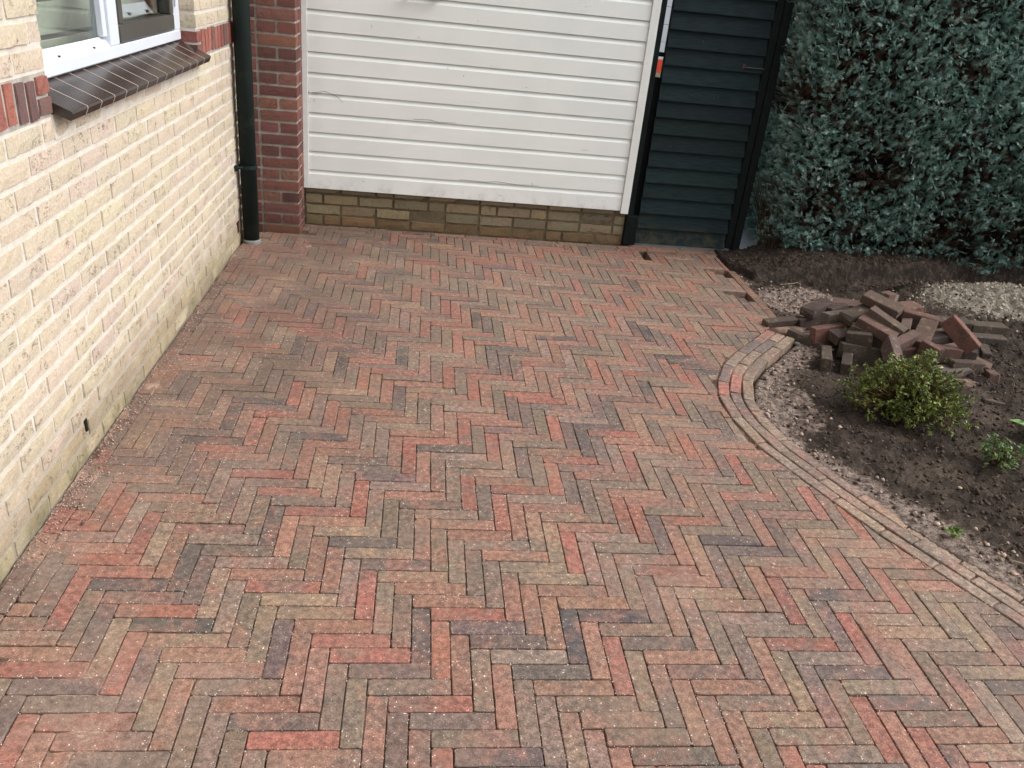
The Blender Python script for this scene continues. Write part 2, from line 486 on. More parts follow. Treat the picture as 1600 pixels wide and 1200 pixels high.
# ------------------------------------------------------------------ mesh helpers
class MB:
    def __init__(self):
        self.v, self.f, self.c = [], [], []
        self.nv = 0

    def add(self, vs, fs, col=None):
        o = self.nv
        self.v.extend([tuple(p) for p in vs])
        self.f.extend([tuple(i + o for i in f) for f in fs])
        self.nv += len(vs)
        if col is not None:
            self.c.extend([col] * len(vs))

    def box(self, x0, x1, y0, y1, z0, z1):
        vs = [(x0, y0, z0), (x1, y0, z0), (x1, y1, z0), (x0, y1, z0), (x0, y0, z1), (x1, y0, z1), (x1, y1, z1), (x0, y1, z1)]
        self.add(vs, [(0, 3, 2, 1), (4, 5, 6, 7), (0, 1, 5, 4), (1, 2, 6, 5), (2, 3, 7, 6), (3, 0, 4, 7)])

    def bbox(self, x0, x1, y0, y1, z0, z1, b=0.003):
        """box with chamfered edges"""
        xs, ys, zs = (x0, x1), (y0, y1), (z0, z1)
        vs, idx = [], {}
        for i in (0, 1):
            for j in (0, 1):
                for k in (0, 1):
                    sx, sy, sz = (1, -1)[i] * b, (1, -1)[j] * b, (1, -1)[k] * b
                    p = (xs[i], ys[j], zs[k])
                    idx[i, j, k, 0] = len(vs); vs.append((p[0], p[1] + sy, p[2] + sz))
                    idx[i, j, k, 1] = len(vs); vs.append((p[0] + sx, p[1], p[2] + sz))
                    idx[i, j, k, 2] = len(vs); vs.append((p[0] + sx, p[1] + sy, p[2]))
        fs = []
        I = idx
        for i in (0, 1):
            q = [I[i, 0, 0, 0], I[i, 1, 0, 0], I[i, 1, 1, 0], I[i, 0, 1, 0]]
            fs.append(q if i else q[::-1])
            q = [I[0, i, 0, 1], I[1, i, 0, 1], I[1, i, 1, 1], I[0, i, 1, 1]]
            fs.append(q[::-1] if i else q)
            q = [I[0, 0, i, 2], I[1, 0, i, 2], I[1, 1, i, 2], I[0, 1, i, 2]]
            fs.append(q if i else q[::-1])
        for a in (0, 1):
            for c in (0, 1):
                fs.append([I[a, c, 0, 0], I[a, c, 1, 0], I[a, c, 1, 1], I[a, c, 0, 1]])
                fs.append([I[a, 0, c, 0], I[a, 1, c, 0], I[a, 1, c, 2], I[a, 0, c, 2]])
                fs.append([I[0, a, c, 1], I[1, a, c, 1], I[1, a, c, 2], I[0, a, c, 2]])
        for i in (0, 1):
            for j in (0, 1):
                for k in (0, 1):
                    fs.append([I[i, j, k, 0], I[i, j, k, 1], I[i, j, k, 2]])
        self.add(vs, fs)

    def tube(self, pts, rad, n=12, caps=True):
        pts = [Vector(p) for p in pts]
        rads = rad if hasattr(rad, '__len__') else [rad] * len(pts)
        rings = []
        ref = None
        for i, p in enumerate(pts):
            t = (pts[min(i + 1, len(pts) - 1)] - pts[max(i - 1, 0)]).normalized()
            if ref is None:
                ref = Vector((0, 0, 1)) if abs(t.z) < 0.9 else Vector((1, 0, 0))
            a = t.cross(ref).normalized()
            b = t.cross(a).normalized()
            rings.append([p + (a * math.cos(2 * PI * k / n) + b * math.sin(2 * PI * k / n)) * rads[i] for k in range(n)])
        vs = [q for r in rings for q in r]
        fs = []
        for i in range(len(pts) - 1):
            for k in range(n):
                k2 = (k + 1) % n
                fs.append((i * n + k, i * n + k2, (i + 1) * n + k2, (i + 1) * n + k))
        if caps:
            fs.append(tuple(range(n))[::-1])
            fs.append(tuple((len(pts) - 1) * n + k for k in range(n)))
        self.add(vs, fs)

    def profile(self, prof, x0, x1):
        """extrude (y,z) profile along x"""
        n = len(prof)
        vs = [(x0, y, z) for y, z in prof] + [(x1, y, z) for y, z in prof]
        fs = [(i, (i + 1) % n, n + (i + 1) % n, n + i) for i in range(n)]
        fs += [tuple(range(n))[::-1], tuple(range(n, 2 * n))]
        self.add(vs, fs)

    def mesh(self, name, mat, smooth=False):
        me = bpy.data.meshes.new(name)
        me.from_pydata(self.v, [], self.f)
        if self.c:
            at = me.color_attributes.new('tint', 'FLOAT_COLOR', 'POINT')
            at.data.foreach_set('color', np.array([(*c[:3], 1.0) for c in self.c], dtype=np.float32).ravel())
        me.materials.append(mat)
        me.update()
        # consistent normals
        import bmesh
        if len(me.polygons) < 60000 and not smooth == 'raw':
            bm = bmesh.new()
            bm.from_mesh(me)
            bmesh.ops.recalc_face_normals(bm, faces=bm.faces)
            bm.to_mesh(me)
            bm.free()
        if smooth is True:
            me.polygons.foreach_set('use_smooth', [True] * len(me.polygons))
        return me

    def build(self, name, mat, parent=None, smooth=False, color=None):
        return link(name, self.mesh(name, mat, smooth), parent, color=color)


def link(name, me, parent=None, loc=None, rot=None, color=None):
    o = bpy.data.objects.new(name, me)
    COL.objects.link(o)
    if parent is not None:
        o.parent = parent
    if loc is not None:
        o.location = loc
    if rot is not None:
        o.rotation_euler = rot
    if color is not None:
        o.color = (*color[:3], 1.0)
    return o


def thing(name, label, cat, loc=(0, 0, 0), group=None):
    o = bpy.data.objects.new(name, None)
    COL.objects.link(o)
    o.location = loc
    tag(o, label, cat, group)
    o.empty_display_size = 0.1
    return o


def tag(o, label, cat, group=None):
    o['label'] = label
    o['category'] = cat
    if group:
        o['group'] = group
    return o


def big_mesh(name, verts, quads, mat, tint=None, attrs=None, smooth=False):
    """verts (n,3) float, quads (m,k) int with one k"""
    me = bpy.data.meshes.new(name)
    n, m, k = len(verts), len(quads), quads.shape[1]
    me.vertices.add(n)
    me.vertices.foreach_set('co', np.asarray(verts, np.float32).ravel())
    me.loops.add(m * k)
    me.loops.foreach_set('vertex_index', quads.astype(np.int32).ravel())
    me.polygons.add(m)
    me.polygons.foreach_set('loop_start', np.arange(0, m * k, k, dtype=np.int32))
    me.polygons.foreach_set('loop_total', np.full(m, k, np.int32))
    if smooth:
        me.polygons.foreach_set('use_smooth', np.ones(m, dtype=bool))
    me.update(calc_edges=True)
    if tint is not None:
        at = me.color_attributes.new('tint', 'FLOAT_COLOR', 'POINT')
        at.data.foreach_set('color', np.c_[tint, np.ones(n)].astype(np.float32).ravel())
    for a, v in (attrs or {}).items():
        at = me.color_attributes.new(a, 'FLOAT_COLOR', 'POINT')
        at.data.foreach_set('color', np.c_[v, np.ones(n)].astype(np.float32).ravel())
    me.materials.append(mat)
    return me


def fbm(x, y, scale, octaves=4, rough=0.5, seed=0):
    """smooth value noise in numpy, about -1..1"""
    out = np.zeros_like(x, dtype=float)
    amp, tot = 1.0, 0.0
    for o in range(octaves):
        R = np.random.RandomState(seed * 17 + o)
        G = R.rand(256, 256) * 2 - 1
        fx, fy = x * scale * 2 ** o + 37.1 * o, y * scale * 2 ** o + 11.7 * o
        ix, iy = np.floor(fx).astype(int), np.floor(fy).astype(int)
        tx, ty = fx - ix, fy - iy
        tx, ty = tx * tx * (3 - 2 * tx), ty * ty * (3 - 2 * ty)
        a, b = G[ix % 256, iy % 256], G[(ix + 1) % 256, iy % 256]
        c, d = G[ix % 256, (iy + 1) % 256], G[(ix + 1) % 256, (iy + 1) % 256]
        out += amp * ((a * (1 - tx) + b * tx) * (1 - ty) + (c * (1 - tx) + d * tx) * ty)
        tot += amp
        amp *= rough
    return out / tot


def vary(c, k=0.08, r=rnd):
    m = 1 + r.uniform(-k, k)
    return tuple(max(0.0, v * m * (1 + r.uniform(-k, k) * 0.35)) for v in c)


def pick(pal, r=rnd):
    t = r.random() * sum(p[0] for p in pal)
    for w, c in pal:
        t -= w
        if t <= 0:
            return c
    return pal[-1][1]


# ------------------------------------------------------------------ paving
XL, DG = -1.057, 5.222           # face of the house wall, face of the garage plinth
RHO, WU = 0.0078, 0.0502
ca, sa = math.cos(RHO), math.sin(RHO)
A0, B0 = 0.58, 3.47              # phase of the herringbone in brick widths

edge_L = [(1.813, 3.888), (1.689, 3.746), (1.551, 3.588), (1.425, 3.42), (1.360, 3.29), (1.312, 3.153), (1.294, 3.05), (1.291, 2.95), (1.297, 2.84),
          (1.312, 2.74), (1.335, 2.65), (1.378, 2.53), (1.440, 2.38), (1.525, 2.18), (1.622, 1.99), (1.705, 1.83), (1.785, 1.67), (1.95, 1.36), (2.15, 1.0)]


def catmull(P, n):
    P = [np.array(p) for p in P]
    P = [2 * P[0] - P[1]] + P + [2 * P[-1] - P[-2]]
    out = []
    for i in range(1, len(P) - 2):
        for k in range(n):
            t = k / n
            a, b, c, d = P[i - 1], P[i], P[i + 1], P[i + 2]
            out.append(0.5 * (2 * b + (c - a) * t + (2 * a - 5 * b + 4 * c - d) * t * t + (3 * b - a - 3 * c + d) * t ** 3))
    out.append(P[-2])
    return np.array(out)


EL = catmull(edge_L, 8)
seg = np.diff(EL, axis=0)
tan = np.gradient(EL, axis=0)
tan /= np.linalg.norm(tan, axis=1)[:, None]
nor = np.c_[-tan[:, 1], tan[:, 0]]      # pointing to the garden (curve runs towards the camera)
ER = EL + nor * 0.158
arc = np.r_[0, np.cumsum(np.linalg.norm(seg, axis=1))]


def sdist(P, C, Nn):
    """signed distance to polyline (positive on the garden side) and the nearest index"""
    P = np.atleast_2d(P)
    d2 = ((P[:, None, :] - C[None]) ** 2).sum(2)
    j = d2.argmin(1)
    s = ((P - C[j]) * Nn[j]).sum(1)
    return s, j


# boundary of the paving above the border: from the border's end up to the gate
STRIP = [((1.950, 4.00), (1.962, 4.86)), ((1.925, 4.86), (1.925, 5.22))]


def clip_half(poly, p, n):
    """keep the side where (q-p).n <= 0"""
    out = []
    for i in range(len(poly)):
        a, b = poly[i], poly[(i + 1) % len(poly)]
        da = (a[0] - p[0]) * n[0] + (a[1] - p[1]) * n[1]
        db = (b[0] - p[0]) * n[0] + (b[1] - p[1]) * n[1]
        if da <= 0:
            out.append(a)
        if (da < 0 < db) or (db < 0 < da):
            t = da / (da - db)
            out.append((a[0] + (b[0] - a[0]) * t, a[1] + (b[1] - a[1]) * t))
    return out


def area(poly):
    return 0.5 * abs(sum(poly[i][0] * poly[(i + 1) % len(poly)][1] - poly[(i + 1) % len(poly)][0] * poly[i][1] for i in range(len(poly))))


def paver_mesh(poly, rr, depth=0.062, ch=0.0017):
    """stone-worn brick standing on its bottom: polygon top (local metres), irregular worn arris"""
    ring = []
    n = len(poly)
    for i in range(n):
        a, b = np.array(poly[i]), np.array(poly[(i + 1) % n])
        L = np.linalg.norm(b - a)
        cr_ = min(0.0045, L * 0.2) * rr.uniform(0.5, 1.3)
        k = 1 if L < 0.03 else (2 if L < 0.08 else 5)
        for j in range(k + 1):
            t_ = cr_ / L + (1 - 2 * cr_ / L) * j / k
            ring.append(a + (b - a) * t_)
    ring = np.array(ring)
    cen = ring.mean(0)
    m = len(ring)
    v = ring - cen
    ln = np.linalg.norm(v, axis=1)[:, None] + 1e-6
    outer = ring + v / ln * (rr.rand(m, 1) * 0.0020 - 0.0016)
    cc = ch * (0.75 + 0.9 * rr.rand(m, 1))
    # inward offset: move towards the centre per axis so narrow bricks keep an even arris
    inner = outer - np.sign(v) * np.minimum(np.abs(v), cc)
    mid = outer - np.sign(v) * np.minimum(np.abs(v), cc * 0.35)
    vs = [(*p, -depth) for p in outer]
    vs += [(p[0], p[1], -cc[i, 0] * 0.95) for i, p in enumerate(outer)]
    vs += [(p[0], p[1], -cc[i, 0] * 0.25) for i, p in enumerate(mid)]
    vs += [(p[0], p[1], rr.uniform(-0.0003, 0.0004)) for i, p in enumerate(inner)]
    fs = []
    for r in range(3):
        for i in range(m):
            j = (i + 1) % m
            fs.append((r * m + i, r * m + j, (r + 1) * m + j, (r + 1) * m + i))
    fs.append(tuple(3 * m + i for i in range(m)))
    return vs, fs


def ang_order(poly):
    return poly


PAVE_PAL = [(21, srgb(160, 93, 76)), (17, srgb(152, 106, 86)), (26, srgb(128, 108, 90)), (11, srgb(150, 122, 96)), (12, srgb(118, 98, 90)),
            (4.5, srgb(90, 84, 80)), (2, srgb(76, 75, 78)), (7, srgb(158, 112, 90)), (4, srgb(102, 86, 86)), (9, srgb(142, 118, 102))]
_mean = srgb(128, 100, 84)
PAVE_PAL = [(w, tuple(0.86 * a_ + 0.14 * b_ for a_, b_ in zip(soft(c, 0.80, 0.82), _mean))) for w, c in PAVE_PAL]

paving = bpy.data.objects.new('brick_paving', None)
COL.objects.link(paving)
paving['kind'] = 'structure'
pieces = []   # (poly_local, centre, angle, area, colour, dz, full)
g_half = 0.0010


def l2w(a, b):
    x, y = a * WU, b * WU
    return (x * ca - y * sa, x * sa + y * ca)


MISSING = [(1.40, 5.035), (1.83, 4.82), (1.875, 4.76), (1.83, 4.405), (1.872, 4.345)]


def add_piece(poly, colour, full=False, dz=None):
    poly = [q for i_, q in enumerate(poly) if math.dist(q, poly[i_ - 1]) > 0.0008]
    if len(poly) < 3:
        return
    c = np.mean(np.array(poly), axis=0)
    pieces.append(dict(poly=[(p[0] - c[0], p[1] - c[1]) for p in poly], c=c, a=area(poly), col=colour, full=full,
                       dz=(rnd.gauss(0, 0.0011) if dz is None else dz)))


XW0 = XL + 0.012
course_x = XL + 0.064             # soldier strip along the house
course_y = DG - 0.062
holes_left = []
full_V = full_H = 0
for m in range(-90, 130):
    for n in range(-40, 60):
        for kind in (0, 1):
            a = A0 + m + 4 * n
            b = B0 - m + 4 * n
            if kind == 0:
                r = (a, a + 4, b - 1, b)
            else:
                r = (a, a + 1, b - 5, b - 1)
            cx, cy = l2w((r[0] + r[1]) / 2, (r[2] + r[3]) / 2)
            if cx < -1.3 or cx > 2.4 or cy < 0.95 or cy > 5.4:
                continue
            e = g_half / WU
            j = lambda: rnd.uniform(-0.012, 0.012)
            P = [l2w(r[0] + e + j(), r[2] + e + j()), l2w(r[1] - e + j(), r[2] + e + j()), l2w(r[1] - e + j(), r[3] - e + j()), l2w(r[0] + e + j(), r[3] - e + j())]
            a0 = area(P)
            Q = clip_half(P, (course_x, 0), (-1, 0))
            if Q:
                Q = clip_half(Q, (0, course_y), (0, 1))
            if Q:
                Q = clip_half(Q, (XL + 0.31, 5.0), (0, 1)) if cx < -0.76 else Q
            if not Q or len(Q) < 3:
                continue
            cc = np.mean(np.array(Q), axis=0)
            # border
            if cc[1] < 4.02:
                for _ in range(5):
                    if len(Q) < 3:
                        break
                    pts = np.array(Q)
                    s, jn = sdist(pts, EL, nor)
                    k = int(np.argmax(s))
                    if s[k] <= -0.003:
                        break
                    # end of the border curve: only clip where the curve is alongside
                    Q = clip_half(Q, tuple(EL[jn[k]] - nor[jn[k]] * 0.003), tuple(nor[jn[k]]))
                if len(Q) >= 3:
                    pass
            if len(Q) < 3:
                continue
            cc = np.mean(np.array(Q), axis=0)
            if cc[1] > 3.86:
                for (p, q) in STRIP:
                    if (p[1] < 4.5 and 3.86 < cc[1] < 4.87) or (p[1] > 4.5 and cc[1] >= 4.83):
                        dx, dy = q[0] - p[0], q[1] - p[1]
                        L = math.hypot(dx, dy)
                        nn_ = (dy / L, -dx / L)
                        if len(Q) >= 3:
                            wd = 0.055 if q[1] < 5 else 0.0
                            Q = clip_half(Q, (p[0] - nn_[0] * wd, p[1] - nn_[1] * wd), nn_)
            if len(Q) < 3 or area(Q) < 0.0002:
                continue
            hit = False
            for hx, hy in MISSING:
                xs = [p[0] for p in Q]; ys = [p[1] for p in Q]
                if min(xs) - 0.004 < hx < max(xs) + 0.004 and min(ys) - 0.004 < hy < max(ys) + 0.004:
                    hit = True
            if hit:
                continue
            add_piece(Q, vary(pick(PAVE_PAL), 0.12), full=(len(Q) == 4 and area(Q) > a0 * 0.999))

# strip of bricks laid lengthwise along the house wall
y = 0.95
while y < 4.95:
    L = rnd.choice((0.2, 0.2, 0.2, 0.13))
    y1 = min(y + L, 4.99)
    P = [(XW0, y + 0.002), (course_x - 0.003, y + 0.002), (course_x - 0.003, y1 - 0.002), (XW0, y1 - 0.002)]
    add_piece(P, vary(pick(PAVE_PAL), 0.12), dz=rnd.gauss(-0.001, 0.001))
    y = y1
# strip along the garage
x = XL + 0.315
while x < 1.90:
    L = 0.2006
    P = [(x + 0.002, course_y + 0.003), (x + L - 0.002, course_y + 0.003), (x + L - 0.002, DG - 0.006), (x + 0.002, DG - 0.006)]
    add_piece(P, vary(pick(PAVE_PAL), 0.12))
    x += L
# second strip, in front of the gate
x = 1.30
while x < 1.92:
    P = [(x + 0.002, DG - 0.002), (x + 0.198, DG - 0.002), (x + 0.198, DG + 0.046), (x + 0.002, DG + 0.046)]
    add_piece(P, vary(srgb(120, 96, 84), 0.12))
    x += 0.2006
# strip that closes the paving towards the garden
for si, (p, q) in enumerate(STRIP[:1]):
    dx, dy = q[0] - p[0], q[1] - p[1]
    L = math.hypot(dx, dy)
    t = (dx / L, dy / L)
    nn_ = (t[1], -t[0])
    s = 0.0
    while s < L - 0.03:
        s1 = min(s + 0.2, L)
        P = []
        for (ss, ww) in ((s + 0.002, -0.05), (s1 - 0.002, -0.05), (s1 - 0.002, -0.001), (s + 0.002, -0.001)):
            P.append((p[0] + t[0] * ss + nn_[0] * ww, p[1] + t[1] * ss + nn_[1] * ww))
        add_piece(P, vary(srgb(112, 84, 70), 0.12), dz=-0.004)
        s = s1

cs = np.array([[*p['c'], 0.0] for p in pieces])
rank = view_rank(cs, np.array([p['a'] for p in pieces]))
order = np.argsort(-rank)
single = set(order[:300].tolist())
# shared shapes for whole bricks
SH = []
full_L, full_W = 4 * WU - 2 * g_half, WU - 2 * g_half
for i in range(14):
    v, f = paver_mesh([(-full_L / 2, -full_W / 2), (full_L / 2, -full_W / 2), (full_L / 2, full_W / 2), (-full_L / 2, full_W / 2)], np.random.RandomState(i + 3))
    mb = MB()
    mb.add(v, f)
    SH.append(mb.mesh('brick', M_PAVE))
rest = MB()
for i, p in enumerate(pieces):
    tx, ty = rnd.gauss(0, 0.006), rnd.gauss(0, 0.004)
    if rank[i] < 0 and p['c'][1] > 1.6 and False:
        continue
    if i in single:
        if p['full']:
            P = np.array(p['poly'])
            horiz = np.ptp(P[:, 0]) > np.ptp(P[:, 1])
            rz = RHO + (0 if horiz else PI / 2) + rnd.gauss(0, 0.004) + (PI if rnd.random() < 0.5 else 0)
            o = link('brick', SH[rnd.randrange(14)], paving, (p['c'][0], p['c'][1], p['dz']), (tx * 0.5, ty * 0.5, rz), p['col'])
        else:
            mb = MB()
            v, f = paver_mesh(p['poly'], rs)
            mb.add(v, f)
            link('brick', mb.mesh('brick', M_PAVE), paving, (p['c'][0], p['c'][1], p['dz']), (tx * 0.3, ty * 0.3, 0), p['col'])
    else:
        v, f = paver_mesh(p['poly'], rs)
        rest.add([(a + p['c'][0], b + p['c'][1], z + p['dz'] + tx * 0.3 * b + ty * 0.3 * a) for a, b, z in v], f, p['col'])
o = rest.build('bricks_beyond', M_PAVE_A, paving)
o['kind'] = 'stuff'

# sand in the joints: one small height-field under the arrises, open where bricks are missing
gx, gy = np.meshgrid(np.arange(XL + 0.004, 2.12, 0.0125), np.arange(0.9, 5.30, 0.0125), indexing='ij')
gz = -0.0085 + 0.009 * fbm(gx, gy, 6, 3, 0.6, 3) + 0.004 * fbm(gx, gy, 60, 2, 0.6, 4)
gz = gz + film_np(gx, gy) * 0.006 * (0.4 + 0.9 * fbm(gx, gy, 9, 3, 0.6, 12))
gz = np.minimum(gz, -0.0006 + 0.001 * film_np(gx, gy))
nearw = np.clip((XL + 0.10 - gx) / 0.1, 0, 1)
gz += nearw * (0.002 + 0.007 * fbm(gx, gy, 7, 3, 0.6, 9) + 0.006 * np.exp(-((gy - 2.55) / 0.4) ** 2))
s_, j_ = sdist(np.c_[gx.ravel(), gy.ravel()], EL, nor)
s_ = s_.reshape(gx.shape)
right = np.where(gy > 3.98, gx - np.where(gy < 4.86, 1.960, 1.922), s_ - 0.15)
inhole = np.zeros(gx.shape, bool)
for hx, hy in MISSING:
    inhole |= (np.abs(gx - hx) < 0.11) & (np.abs(gy - hy) < 0.11)
hole_z = -0.052 + 0.004 * fbm(gx, gy, 20, 3, 0.6, 5)
gz = np.where(inhole, hole_z, gz)
gz = np.where(right > -0.01, -0.07, gz)
nx, ny = gx.shape
idx = np.arange(nx * ny).reshape(nx, ny)
Q = np.stack([idx[:-1, :-1], idx[1:, :-1], idx[1:, 1:], idx[:-1, 1:]], -1).reshape(-1, 4)
o = link('joint_sand', big_mesh('joint_sand', np.c_[gx.ravel(), gy.ravel(), gz.ravel()], Q, M_GRIT, smooth=True), paving)
o['kind'] = 'stuff'

# ------------------------------------------------------------------ curved border, three rows laid lengthwise
border = thing('curved_edging', 'curved edging of three brick rows between the herringbone paving and the garden soil', 'edging')
BP = [(5, srgb(136, 118, 104)), (4, srgb(124, 108, 98)), (0.7, srgb(146, 108, 98)), (1.5, srgb(108, 98, 94)), (2, srgb(144, 124, 106))]
for row in range(3):
    C = EL + nor * (0.0265 + 0.0525 * row)
    ar = np.r_[0, np.cumsum(np.linalg.norm(np.diff(C, axis=0), axis=1))]
    s = 0.0
    first = [0.2, 0.13, 0.2][row]
    while s < ar[-1] - 0.1:
        yy = np.interp(s, ar, C[:, 1])
        curv = 2.75 < yy < 3.45
        L = (first if s == 0 else (rnd.choice((0.1, 0.14, 0.2)) if curv else 0.2))
        s1 = min(s + L, ar[-1])
        p = np.array([np.interp(s, ar, C[:, 0]), np.interp(s, ar, C[:, 1])])
        q = np.array([np.interp(s1, ar, C[:, 0]), np.interp(s1, ar, C[:, 1])])
        mid = (p + q) / 2
        t = (q - p) / np.linalg.norm(q - p)
        hl, hw = np.linalg.norm(q - p) / 2 - 0.002, 0.0238
        v, f = paver_mesh([(-hl, -hw), (hl, -hw), (hl, hw), (-hl, hw)], rs, 0.07, 0.0035)
        mb = MB()
        mb.add(v, f)
        c = vary(pick(BP), 0.1)
        if row == 0 and 3.02 < mid[1] < 3.25:
            c = srgb(164, 104, 94)
        if row == 1 and 3.15 < mid[1] < 3.36:
            c = srgb(162, 104, 96)
        link('brick', mb.mesh('brick', M_PAVE), border, (mid[0], mid[1], rnd.gauss(0.001, 0.0014)),
             (rnd.gauss(0, 0.012), rnd.gauss(0, 0.006), math.atan2(t[1], t[0]) + rnd.gauss(0, 0.008)), c)
        s = s1

# ------------------------------------------------------------------ wall bricks
def rough_brick(L, H, D, rr, wear=0.0026):
    """front face at y=0 looking to -Y, length on X, height on Z centred, depth D behind"""
    nx_, nz_ = (7, 3) if L > 0.15 else (4, 3)
    xs = np.linspace(-L / 2, L / 2, nx_)
    zs = np.linspace(-H / 2, H / 2, nz_)
    vs, fs = [], []
    for i, x_ in enumerate(xs):
        for k, z_ in enumerate(zs):
            ex = i in (0, nx_ - 1)
            ez = k in (0, nz_ - 1)
            dx = rr.uniform(-1, 1) * wear * 0.5
            dz = rr.uniform(-1, 1) * wear * 0.6
            sx = -np.sign(x_) * 0.002 if ex else 0
            sz = -np.sign(z_) * 0.002 if ez else 0
            dy = (0.0009 if (ex or ez) else -0.0002) + rr.uniform(-1, 1) * wear * 0.5
            vs.append((x_ + dx + sx, dy, z_ + dz + sz))
    g_ = lambda i, k: i * nz_ + k
    for i in range(nx_ - 1):
        for k in range(nz_ - 1):
            fs.append((g_(i, k), g_(i + 1, k), g_(i + 1, k + 1), g_(i, k + 1)))
    loop = [g_(i, 0) for i in range(nx_)] + [g_(nx_ - 1, k) for k in range(1, nz_)] + [g_(i, nz_ - 1) for i in range(nx_ - 2, -1, -1)] + [g_(0, k) for k in range(nz_ - 2, 0, -1)]
    m = len(loop)
    b0 = len(vs)
    for q in loop:
        x_, _, z_ = vs[q]
        vs.append((x_ * 1.0 + np.sign(x_) * 0.001, 0.006, z_ + np.sign(z_) * 0.0015))
    b1 = len(vs)
    for q in range(m):
        vs.append((vs[b0 + q][0], D, vs[b0 + q][2]))
    for q in range(m):
        w = (q + 1) % m
        fs.append((loop[w], loop[q], b0 + q, b0 + w))
        fs.append((b0 + w, b0 + q, b1 + q, b1 + w))
    fs.append(tuple(b1 + q for q in range(m)))
    mb = MB()
    mb.add(vs, fs)
    return mb


def brick_set(L, H, D, mat, n=6, seed=0, wear=0.0022):
    return [rough_brick(L, H, D, np.random.RandomState(seed + i), wear).mesh('brick', mat) for i in range(n)]


house = thing('brick_house', 'cream brick house wall with a white framed window, red band and brown tiled sill', 'house', (XL, 3.0, 0))


def part(o, host, name_loc=(0, 0, 0)):
    return o


# all house geometry below is given in world metres; the parent sits at the wall foot, so subtract it
HO = Vector((XL, 3.0, 0.0))


def hbuild(mb, name, mat, parent, smooth=False, color=None):
    mb.v = [(v[0] - HO.x, v[1] - HO.y, v[2] - HO.z) for v in mb.v]
    return mb.build(name, mat, parent, smooth, color)


WY0, WY1, WZ0, WZ1 = 2.52, 4.105, 1.128, 2.33      # window opening
YB, YE, ZT = -0.6, 5.0, 2.75
HC = 0.067
mw = MB()
xf = XL - 0.0042
mw.box(xf - 0.10, xf, YB, YE, -0.12, WZ0 - 0.05)
mw.box(xf - 0.10, xf, YB, WY0 - 0.005, WZ0 - 0.05, ZT)
mw.box(xf - 0.10, xf, WY1 + 0.005, YE, WZ0 - 0.05, ZT)
mw.box(xf - 0.10, xf, WY0, WY1, WZ1, ZT)
mw.box(xf - 4.0, xf - 0.10, YE - 0.10, YE - 0.002, -0.12, ZT)
mw.box(xf - 4.0, xf - 0.10, YB, YB + 0.10, -0.12, ZT)
wall = hbuild(mw, 'wall', M_MORT, house)
CREAM = [(w, soft((c[0] * 0.99, c[1] * 1.01, c[2] * 0.97), 0.74, 0.93)) for w, c in [(7, srgb(202, 183, 157)), (4, srgb(203, 181, 160)), (1.5, srgb(200, 177, 160)), (2, srgb(202, 186, 156)), (2, srgb(196, 179, 156)), (0.3, srgb(196, 171, 158))]]
GREYB = [(3, srgb(172, 160, 132)), (2, srgb(160, 150, 130)), (2, srgb(184, 172, 146))]
wb_st = brick_set(0.2085, 0.0530, 0.1, M_WALL, 10, 40)
wb_hd = brick_set(0.098, 0.0530, 0.1, M_WALL, 6, 80)
cand = []
za = 0.998
for k in range(-17, 16):
    # rows below the band, k counts down from the joint just under the band; above it k<0
    if k >= 0:
        zc = za + HC / 2 - (k) * HC
        segs = [(YB, YE)]
    else:
        kk = -k - 1
        zc = 1.188 + HC / 2 + kk * HC
        if zc > ZT - 0.03:
            continue
        segs = [(YB, WY0), (WY1, YE)] if zc < WZ1 + 0.02 else [(YB, YE)]
    if k == 0 or k > 0:
        pass
    for (s0, s1) in segs:
        # start at the window reveal or far end so that corners are whole bricks
        y = s1 if s1 in (YE, WY0) else s0
        rev = True
        if s0 == WY1:
            rev = False
            y = s0
        first = True
        lim = s0 if rev else s1
        while (y > lim + 0.02) if rev else (y < lim - 0.02):
            if first:
                ph_ = 2.332 if k % 2 else 2.222
                if rev:
                    L = (y - ph_) % 0.22 - 0.0055
                else:
                    L = (ph_ - y) % 0.22 - 0.0055
                if L < 0.03:
                    L = L + 0.22 if L > -0.006 else 0.2085
            else:
                L = 0.2085
            first = False
            rem = (y - lim) if rev else (lim - y)
            if rem < L:
                L = max(rem - 0.002, 0.02)
            yc = y - L / 2 if rev else y + L / 2
            cand.append((yc, zc, L, k))
            y = y - L - 0.0115 if rev else y + L + 0.0115
arr = np.array([[XL, c[0], c[1]] for c in cand])
rk = view_rank(arr, np.array([c[2] * 0.0530 for c in cand]) * np.abs(arr[:, 0]) / np.linalg.norm(arr - [0, 0, CAM_H], axis=1))
keep = set(np.argsort(-rk)[:272].tolist())
restm = MB()
restm_src = []
for i, (yc, zc, L, k) in enumerate(cand):
    if i not in keep and (rk[i] < 0 and (yc < 1.2 or zc > 1.9)) and not (yc > 0.9 and zc < 1.9):
        pass
    colr = vary(pick(CREAM), 0.04) if k < 14 else vary(pick(GREYB), 0.08)
    px = rnd.gauss(0, 0.0012)
    if i in keep:
        if abs(L - 0.2085) < 1e-4:
            me = wb_st[rnd.randrange(10)]
        elif abs(L - 0.098) < 1e-4:
            me = wb_hd[rnd.randrange(6)]
        else:
            me = rough_brick(L, 0.0530, 0.1, rs).mesh('brick', M_WALL)
        link('brick', me, wall, (px, yc - HO.y, zc), (0, rnd.gauss(0, 0.004), PI / 2), colr)
    else:
        restm_src.append((yc, zc, L, px, colr))


